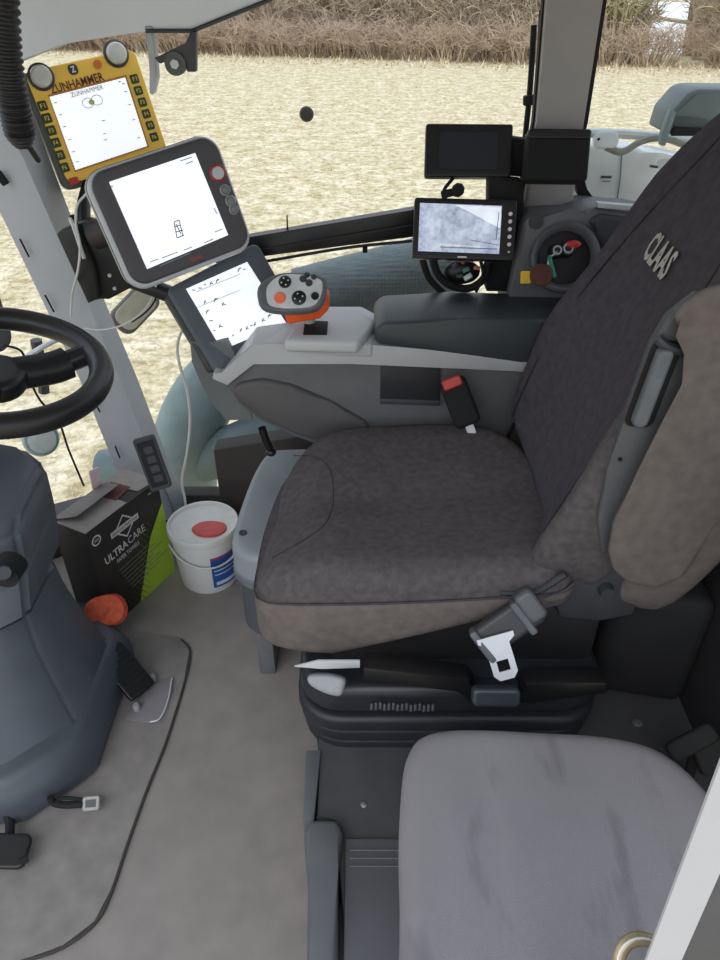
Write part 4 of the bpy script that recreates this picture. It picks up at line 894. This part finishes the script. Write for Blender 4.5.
# ================================================================== STEERING COLUMN
t = thing('steering_column', 'slate grey steering column with black steering wheel', 'steering column', (-.80, 1.05, 0))
def octring(cx, cy, rx, ry, z, tx=0, ty=0, ch=.42):
    pts = []
    for sx, sy in ((1, -1), (1, 1), (-1, 1), (-1, -1)):
        c1 = (cx + sx * rx, cy + sy * ry * (1 - ch)); c2 = (cx + sx * rx * (1 - ch), cy + sy * ry)
        pts += [c1, c2] if sx * sy > 0 else [c2, c1]
    return [V((x, y, z + tx * (x - cx) + ty * (y - cy))) for x, y in pts]
mb = MB(); R = []
for cx, cy, rx, ry, z in ((-.835, 1.06, .275, .278, .006), (-.835, 1.06, .277, .28, .05), (-.835, 1.06, .262, .262, .095), (-.835, 1.06, .235, .225, .12)):
    R.append(mb.ring(octring(cx, cy, rx, ry, z)))
for a, b_ in zip(R, R[1:]): mb.bridge(a, b_)
mb.bm.faces.new(R[-1]); mb.bm.faces.new(R[0][::-1])
e = [e for e in mb.bm.edges]; bmesh.ops.bevel(mb.bm, geom=e, offset=.01, segments=2, affect='EDGES'); mb.build('foot_shroud', mat('shroud_char', (70, 76, 84), .45, .08, 14), t)
mb = MB(); R = []
for cx, cy, rx, ry, z in ((-.835, 1.06, .245, .23, .10), (-.84, 1.065, .222, .20, .20), (-.84, 1.07, .200, .175, .30), (-.83, 1.08, .180, .155, .385)):
    R.append(mb.ring(octring(cx, cy, rx, ry, z, ch=.5)))
for a, b_ in zip(R, R[1:]): mb.bridge(a, b_)
mb.bm.faces.new(R[-1]); mb.bm.faces.new(R[0][::-1]); e = list(mb.bm.edges); bmesh.ops.bevel(mb.bm, geom=e, offset=.012, segments=3, affect='EDGES')
mb.build('lower_cowl', M_slate, t, angle=50)
mb = MB(); R = []
for cx, cy, rx, ry, z, k in ((-.815, 1.08, .180, .155, .40, 0), (-.80, 1.085, .18, .145, .50, 0), (-.785, 1.09, .170, .135, .59, 0), (-.775, 1.11, .150, .105, .65, -.25)):
    R.append(mb.ring(octring(cx, cy, rx, ry, z, ch=.35, ty=.1, tx=k)))
for a, b_ in zip(R, R[1:]): mb.bridge(a, b_)
mb.bm.faces.new(R[-1]); mb.bm.faces.new(R[0][::-1]); e = list(mb.bm.edges); bmesh.ops.bevel(mb.bm, geom=e, offset=.012, segments=3, affect='EDGES')
uc = mb.build('upper_cowl', M_slate, t, angle=50)
mb = MB(); c = P(6, 574, y=.925); mb.cyl(c + V((0, .03, 0)), c + V((0, -.008, 0)), .026, .024, 24); o = mb.build('knob_socket', M_blackm, uc)
mb = MB(); mb.cyl(P(4, 573, y=.918), P(4, 573, y=.90), .014, .011, 16); mb.build('knob', M_char, uc)
cw = P(-6, 367, t=1.30)
mb = MB(); mb.tube([V((-.74, 1.12, .62)), V((-.72, 1.14, .72)), cw - V((.02, 0, .03))], .033, 18, 4)
for k in range(5): p = V((-.735 + .004 * k, 1.125, .66 + .012 * k)); mb.lathe([(.030, -.006), (.042, 0), (.030, .006)], Matrix.Translation(p), 20)
mb.build('shaft_boot', M_black, t)
FWL = Frame(cw, (.22, -.05, .97), (.97, 0, -.22)); RW = .183
mb = MB(); mb.tube([FWL.pt(RW * math.cos(a), RW * math.sin(a)) for a in [2 * math.pi * k / 24 for k in range(24)]], .0225, 16, 3, closed=True); sw = mb.build('steering_wheel', mat('wheel_rubber', (34, 32, 34), .38, .1, 30), t, angle=80)
mb = MB(); mb.pill(rr(.13, .12, .05), -.03, .012, .015, .015, FWL.M @ Matrix.Translation((-.01, 0, -.015))); mb.build('hub', M_black, sw)
for an in (42, 165, 275):
    a = math.radians(an); d = V((math.cos(a), math.sin(a), 0))
    mb = MB(); mb.tube([FWL.pt(d.x * .04, d.y * .04, -.022), FWL.pt(d.x * .10, d.y * .10, -.024), FWL.pt(d.x * .135, d.y * .135, -.018)], .032, 14, 4, flat=.8)
    sp_ = mb.build('spoke', M_black, sw)
    mb = MB(); mb.tube([FWL.pt(d.x * .125, d.y * .125, -.018), FWL.pt(d.x * .16, d.y * .16, -.010), FWL.pt(d.x * .187, d.y * .187, 0)], .021, 14, 4); mb.build('spoke_end', mat('spoke_gloss', (40, 40, 44), .25), sw)
# connector hanging at foot
t = thing('loose_connector', 'loose black cable with metal plug at the foot of the steering column', 'connector', P(75, 805, z=.006))
F = Frame(P(92, 803, z=.03), (0, -.6, .8), (1, .1, 0))
mb = MB(); mb.tube([P(50, 797, z=.05), P(54, 803, z=.035), P(66, 805, z=.03), P(84, 804, z=.03)], .007, 8); mb.tube([P(52, 804, z=.03), P(64, 798, z=.04), P(84, 800, z=.034)], .004, 8); mb.build('cable', M_blackm, t)
mb = MB(); mb.pill(rr(.034, .028, .005), -.008, .008, .003, .003, F.M); pg = mb.build('plug', mat('plug_metal', (150, 148, 140), .45, .2, 200), t)
mb = MB(); mb.box((0, 0, .009), (.02, .014, .002), F.M); mb.build('plug_opening', M_char, pg)
# pedals
t = thing('accelerator_pedal', 'black ribbed accelerator pedal beside the steering column', 'pedal', P(130, 690, z=.006))
p0, p1, p2, p3 = P(103, 652, z=.10), P(118, 643, z=.10), P(150, 683, z=.03), P(134, 703, z=.03)
F = Frame((p0 + p1 + p2 + p3) / 4, (p1 - p3).cross(p0 - p2) if (p1 - p3).cross(p0 - p2).z > 0 else (p0 - p2).cross(p1 - p3), p2 - p1)
Wd = ((p2 - p1).length + (p3 - p0).length) / 2; Hd = ((p1 - p0).length + (p2 - p3).length) / 2 + .02
mb = MB(); mb.pill(rr(Wd, Hd, .008), -.012, 0, .002, .003, F.M); pp = mb.build('pad', M_black, t)
mb = MB()
for k in range(9): mb.box((-Wd * .4 + Wd * .1 * k, 0, .001), (.004, Hd * .85, .003), F.M, .001)
mb.build('rib', M_blackm, pp)
t2 = [P(u, v, z=.012) for u, v in ((150, 684), (172, 676), (172, 690), (160, 718), (150, 722), (124, 719))]
mb = MB(); mb.prism(t2, (0, 0, -.008), .002); mb.build('mounting_plate', mat('plate_mid', (120, 116, 120), .45, .1, 30), t)
for u, v in ((153, 680), (137, 709)):
    mb = MB(); mb.lathe([(.009, .0), (.009, .012), (.006, .016), (0, .016)], Matrix.Translation(P(u, v, z=.012)), 12); mb.build('bolt', M_chrome if False else mat('bolt_grey', (140, 140, 144), .4), t)
mb = MB(); mb.tube([P(150, 722, z=.014), P(160, 718, z=.014), P(168, 700, z=.014), P(172, 678, z=.014)], .002, 6); mb.build('plate_edge', M_silver, t)
t = thing('brake_pedal', 'black brake pedal at the door side of the steering column', 'pedal', P(12, 858, z=.006))
F = Frame(P(7, 850, z=.04), (.1, -.2, .97), (1, 0, 0)); mb = MB(); mb.pill(rr(.078, .062, .014), -.012, .0, .003, .004, F.M); mb.build('pad', M_black, t)
mb = MB(); mb.tube([F.pt(0, 0, -.01), F.pt(-.02, .06, -.02), V((-.72, .80, .05))], .009, 8); mb.tube([P(20, 862, z=.03), P(28, 858, z=.03)], .007, 8, smooth=False); mb.build('pedal_arm', M_blackm, t)

# ================================================================== STORAGE BOX / BUCKET / TOWEL BOX / SPONGE
t = thing('storage_box', 'light slate plastic storage box between the white bucket and the driver seat', 'storage box', (-.15, 1.34, 0))
ol = smoothloop([(-.255, 1.145), (-.275, 1.19), (-.272, 1.30), (-.258, 1.44), (-.235, 1.525), (-.20, 1.545), (-.05, 1.545), (-.03, 1.50), (-.03, 1.20), (-.05, 1.125), (-.20, 1.12)][::-1], 4)
mb = MB(); mb.pill(ol, .345, .42, .0, .02, None, inner=3); mb.build('lid', mat('lid_grey', (138, 144, 150), .45, .06, 10), t)
mb = MB(); mb.pill([(-.15 + (x + .15) * 1.02, 1.33 + (y - 1.33) * 1.015) for x, y in ol], .325, .352, .006, .006, inner=2); mb.build('rim', mat('rim_grey', (104, 110, 116), .45), t)
mb = MB(); mb.pill([(-.15 + (x + .15) * .94, 1.33 + (y - 1.33) * .95) for x, y in ol], .16, .33, .02, 0, inner=2); mb.build('box_body', mat('box_grey', (78, 82, 86), .5, .08, 14), t)
mb = MB(); mb.prism([(-.245, 1.17, 0), (-.205, 1.17, 0), (-.205, 1.48, 0), (-.245, 1.48, 0)], (0, 0, .2), .006); mb.build('foot', mat('foot_grey', (104, 104, 106), .5), t)
p = P(243, 533, z=.42); mb = MB(); mb.lathe([(.009, 0), (.009, .002), (.006, .0025), (.004, .001), (0, .001)], Matrix.Translation(p), 16); mb.build('screw', M_char, t)
mb = MB(); mb.ball(P(277, 506, z=.42), .004); mb.build('lock_pin', M_blackm, t)

bc = V((-.425, 1.525, 0))
t = thing('wipes_bucket', 'white plastic bucket with red flap lid and blue label on the floor', 'bucket', bc)
T = Matrix.Translation(bc)
mb = MB(); mb.lathe([(0, .003), (.070, .003), (.075, .0), (.080, .006), (.090, .165), (.094, .168), (.094, .178), (.088, .178)], T, 48); bd = mb.build('tub', M_white, t)
mb = MB(); mb.lathe([(.093, .172), (.096, .174), (.097, .190), (.094, .195), (.089, .194), (.086, .186), (0, .186)], T, 48); ld = mb.build('lid', mat('lid_white', (216, 214, 210), .45, .05, 40), t)
fc = P(208, 529, z=.19); mb = MB(); mb.pill(smoothloop([(-.044, 0), (-.026, .028), (.01, .034), (.042, .022), (.048, -.004), (.026, -.028), (-.016, -.028)][::-1], 4), 0, .006, 0, .003, Matrix.Translation(fc - V((0, 0, .004))), inner=3); mb.build('red_flap', mat('flap_red', (196, 70, 66), .45), ld)
# wrapped label on the tub
mb = MB()
def lab(a0, a1, z0, z1, off, m, nm, par):
    mb = MB(); n = 14; R = []
    for z in (z0, z1):
        r_ = .080 + (z - .006) / .159 * .010 + off
        R.append([mb.bm.verts.new(bc + V((r_ * math.cos(a0 + (a1 - a0) * k / n), r_ * math.sin(a0 + (a1 - a0) * k / n), z))) for k in range(n + 1)])
    for k in range(n): mb.bm.faces.new((R[0][k], R[0][k + 1], R[1][k + 1], R[1][k]))
    return mb.build(nm, m, par)
A0, A1 = math.radians(-72), math.radians(0)
lb_ = lab(A0, A1, .025, .135, .0008, mat('label_blue', (38, 82, 156), .4), 'label', bd)
lab(A0, A1, .128, .133, .0013, M_red, 'label_band', lb_)
lab(A0 + .1, A1 - .1, .033, .045, .0013, mat('label_pale', (206, 218, 232), .5), 'label_patch', lb_)
lab(A0 + .08, A1, .098, .103, .0013, mat('label_pale', (206, 218, 232), .5), 'label_text', lb_)
lab(A0 + .08, A1, .085, .088, .0013, mat('label_pale', (206, 218, 232), .5), 'label_text', lb_)
lab(A0 + .08, A1 - .3, .070, .073, .0013, mat('label_pale', (206, 218, 232), .5), 'label_text', lb_)
hp = [bc + V((.0975 * math.cos(a), .0975 * math.sin(a), .155 - .045 * math.sin((a - math.radians(-150)) / math.radians(170) * math.pi))) for a in [math.radians(-150 + 17 * k) for k in range(11)]]
mb = MB(); mb.tube(hp, .0028, 8, 3); mb.build('carry_handle', mat('handle_w', (200, 200, 198), .4), t)

# towel box
A = P(112, 627, z=.004); B = P(175, 569, z=.004); A.z = B.z = 0; dv = (B - A).normalized(); Wb = (B - A).length; inn = V((-dv.y, dv.x, 0)); 
if inn.y < 0: inn = -inn
inn = V((-abs(dv.y), abs(dv.x), 0)); Hb = .315; Db = .115
t = thing('paper_towel_box', 'black and lime green cardboard box of paper towels with open top', 'cardboard box', (A + B) / 2 + inn * Db / 2)
lx = Frame((A + B) / 2, -inn, dv)    # x along front, y up
if lx.y.z < 0: lx = Frame((A + B) / 2, -inn, -dv)
M_card = mat('carton_black', (44, 40, 36), .6, .1, 30); M_cardt = mat('carton_inner', (150, 142, 136), .8, .1, 30)
mb = MB(); mb.box((0, Hb / 2, -Db / 2), (Wb, Hb, Db), lx.M, .0015); ct = mb.build('carton', M_card, t)
def lime():
    m = bpy.data.materials.new('carton_lime'); m.use_nodes = True; nt = m.node_tree; N = nt.nodes; L = nt.links; b = N['Principled BSDF']
    b.inputs['Base Color'].default_value = col((160, 190, 56)); b.inputs['Roughness'].default_value = .6; return m
m_l = lime()
mb = MB(); h = Wb / 2
mb.prism([lx.pt(a, b_, .0008) for a, b_ in ((-.02, .0), (h, .0), (h, .245), (.062, .17), (.02, .085))], lx.n * .0004); lm = mb.build('lime_panel', mat('carton_limegreen', (164, 192, 58), .6, .05, 20), ct)
mb = MB()
for j in range(26):
    for i in range(9):
        # checker dissolving from lime into black
        yy = .005 + j * .0085; xx = -.055 + yy * .34 + i * .0085
        if (i + j) % 2 == 0:
            s = .0042 * (1 - abs(i - 4) / 7); mb.prism([lx.pt(xx - s, yy, .0016), lx.pt(xx, yy - s, .0016), lx.pt(xx + s, yy, .0016), lx.pt(xx, yy + s, .0016)], lx.n * .0001)
mb.build('checker_print', mat('checker', (86, 98, 48), .6), ct)
M_pw = mat('print_white', (206, 204, 200), .6)
mb = MB(); mb.text('ULTRA', lx, -.056, .208, .080, .024, .0018, .06, bold=.02); mb.text('CARE', lx, .018, .213, .062, .023, .0018, .06)
mb.text('PAPER TOWELS', lx, -.02, .182, .082, .013, .0018, .06, bold=.012); mb.build('title_lettering', M_pw, ct)
mb = MB()
for k in range(7):
    x0 = -.055 + .004 * k; L_ = .11 + .02 * ((k * 7) % 3); y0 = .152 - .0135 * k
    mb.box((x0 + L_ / 2, y0, .0019), (L_, .0028, .0002), lx.M @ Matrix.Rotation(.05, 4, 'Z'))
mb.build('small_print', mat('print_dim', (120, 118, 108), .6), ct)
# diamond emblem
mb = MB(); cx, cy = -.012, .262
for s, mm in ((.036, 0),):
    o1 = [(0, s), (s * 1.05, 0), (0, -s), (-s * 1.05, 0)]
    for i in range(4):
        a, b_ = o1[i], o1[(i + 1) % 4]; mb.prism([lx.pt(cx + a[0], cy + a[1], .0018), lx.pt(cx + b_[0], cy + b_[1], .0018), lx.pt(cx + b_[0] * .84, cy + b_[1] * .84, .0018), lx.pt(cx + a[0] * .84, cy + a[1] * .84, .0018)], lx.n * .0002)
mb.box((cx, cy, .002), (.098, .017, .0004), lx.M); mb.build('diamond_emblem', M_pw, ct)
mb = MB(); mb.text('BRIGGS&STRATTON', lx, cx, cy, .088, .009, .0026, bold=.01); mb.build('emblem_lettering', M_card, ct)
mb = MB(); mb.lathe([(.013, .0018), (.015, .0022), (.011, .0024)], lx.M @ Matrix.Translation((-h + .022, .282, 0)), 12); mb.text('200', lx, -h + .022, .282, .014, .007, .002); mb.text('65', lx, h - .03, .297, .03, .005, .0018); mb.build('corner_print', M_pw, ct)
mb = MB()
mb.prism([lx.pt(-h, Hb + .0015, -.002), lx.pt(h * .1, Hb + .0015, -.002), lx.pt(h * .1, Hb + .0015, -Db), lx.pt(-h, Hb + .0015, -Db)], lx.y * .001)
mb.prism([lx.pt(h * .5, Hb + .0015, -.01), lx.pt(h * 1, Hb + .0015, -.002), lx.pt(h * 1, Hb + .0015, -Db), lx.pt(h * .4, Hb + .0015, -Db)], lx.y * .001)
mb.build('top_flap', M_cardt, t)
mb = MB(); mb.prism([lx.pt(-h, Hb + .003, -Db), lx.pt(h * .4, Hb + .003, -Db), lx.pt(h * .35, Hb + .022, -Db * .45), lx.pt(-h * .8, Hb + .018, -Db * .45)], lx.n * .001 + lx.y * .001); mb.build('raised_flap', mat('flap_grey', (118, 112, 110), .8), t)
mb = MB(); mb.prism([lx.pt(h * .05, Hb + .002, -.03), lx.pt(h * .55, Hb + .002, -.04), lx.pt(h * .5, Hb + .002, -.1), lx.pt(h * .0, Hb + .002, -.1)], lx.y * .0008); mb.build('opening', mat('carton_red', (104, 60, 56), .8), t)
mb = MB(); mb.prism([lx.pt(h * .1, Hb - .01, -Db - .002), lx.pt(h * .32, Hb - .01, -Db - .002), lx.pt(h * .36, Hb + .055, -Db - .002), lx.pt(h * .12, Hb + .06, -Db - .002)], lx.n * .004, .001); mb.build('paper_tip', mat('paper_pink', (226, 200, 204), .8), t)

# orange sponge-like reflector
F = Frame(P(104, 611, z=.125), (.05, -.72, .69), (.95, .15, .1))
t = thing('orange_sponge', 'small worn orange sponge on the column foot in front of the paper towel box', 'sponge', P(104, 622, z=.006))
mb = MB(); mb.pill(smoothloop([(-.048, -.006), (-.03, -.032), (.02, -.036), (.046, -.022), (.05, .008), (.03, .034), (-.02, .034), (-.042, .02)][::-1], 4), -.016, .008, .006, .006, F.M, lambda x, y: .002 * math.sin(x * 160)); mb.build('sponge_body', mat('sponge_orange', (206, 92, 60), .85, .25, 60, .8, 150), t)
mb = MB(); mb.tube([F.pt(a, b_, -.012) for a, b_ in ((-.047, -.006), (-.03, -.031), (.02, -.035), (.046, -.021), (.049, .008), (.03, .033), (-.02, .033), (-.041, .02))], .004, 6, 3, closed=True); mb.build('base_edge', mat('sponge_red', (190, 62, 44), .7), t)

# ================================================================== DOOR POST at the near side
p0 = P(656, 980, y=.21); p1 = P(746, 760, y=.21)
ax = (p1 - p0).normalized(); a = p0 - ax * .3; b_ = p1 + ax * .35
mb = MB(); wv = V((.0235, 0, 0)); mb.prism([a - wv / 2, a + wv / 2, a + wv / 2 + V((0, .002, 0)), a - wv / 2 + V((0, .002, 0))], b_ - a, 0)
struct(mb, 'door_1', mat('door_white', (184, 184, 190), .45, .03, 10), 'pale painted door post edge beside the passenger seat', 'door frame')
mb = MB(); o_ = V((.0122, .004, 0)); w2 = V((.045, .0, 0)); mb.prism([a + o_, a + o_ + w2, a + o_ + w2 + V((0, .03, 0)), a + o_ + V((0, .03, 0))], b_ - a, 0)
struct(mb, 'trim_14', mat('door_rubber', (78, 78, 82), .7, .1, 20), 'dark rubber door seal beside the pale door post', 'seal')
t = thing('door_latch_ring', 'pale brass door latch loop fixed beside the pale door post', 'latch', P(645, 965, y=.22))
c = P(642, 962, y=.235); F = Frame(c, (-.1, -.75, .65), (1, 0, 0))
mb = MB(); mb.tube([F.pt(.0165 * math.cos(an), .0165 * math.sin(an), 0) for an in [math.radians(-60 + 15 * k) for k in range(19)]], .0052, 10, 1, flat=1.0)
mb.build('loop', mat('brass', (176, 160, 132), .35, .15, 60, metal=.4), t)
mb = MB(); mb.tube([F.pt(.0185 * math.cos(an), .0185 * math.sin(an), .0035) for an in [math.radians(30 + 15 * k) for k in range(11)]], .0013, 8, 1); mb.build('bright_edge', M_white, t)
mb = MB(); mb.tube([F.pt(.0165 * .5, -.0165 * .87, 0), F.pt(.025, -.03, .0), F.pt(.02, -.06, .0)], .006, 10); mb.build('shank', M_blackm, t)
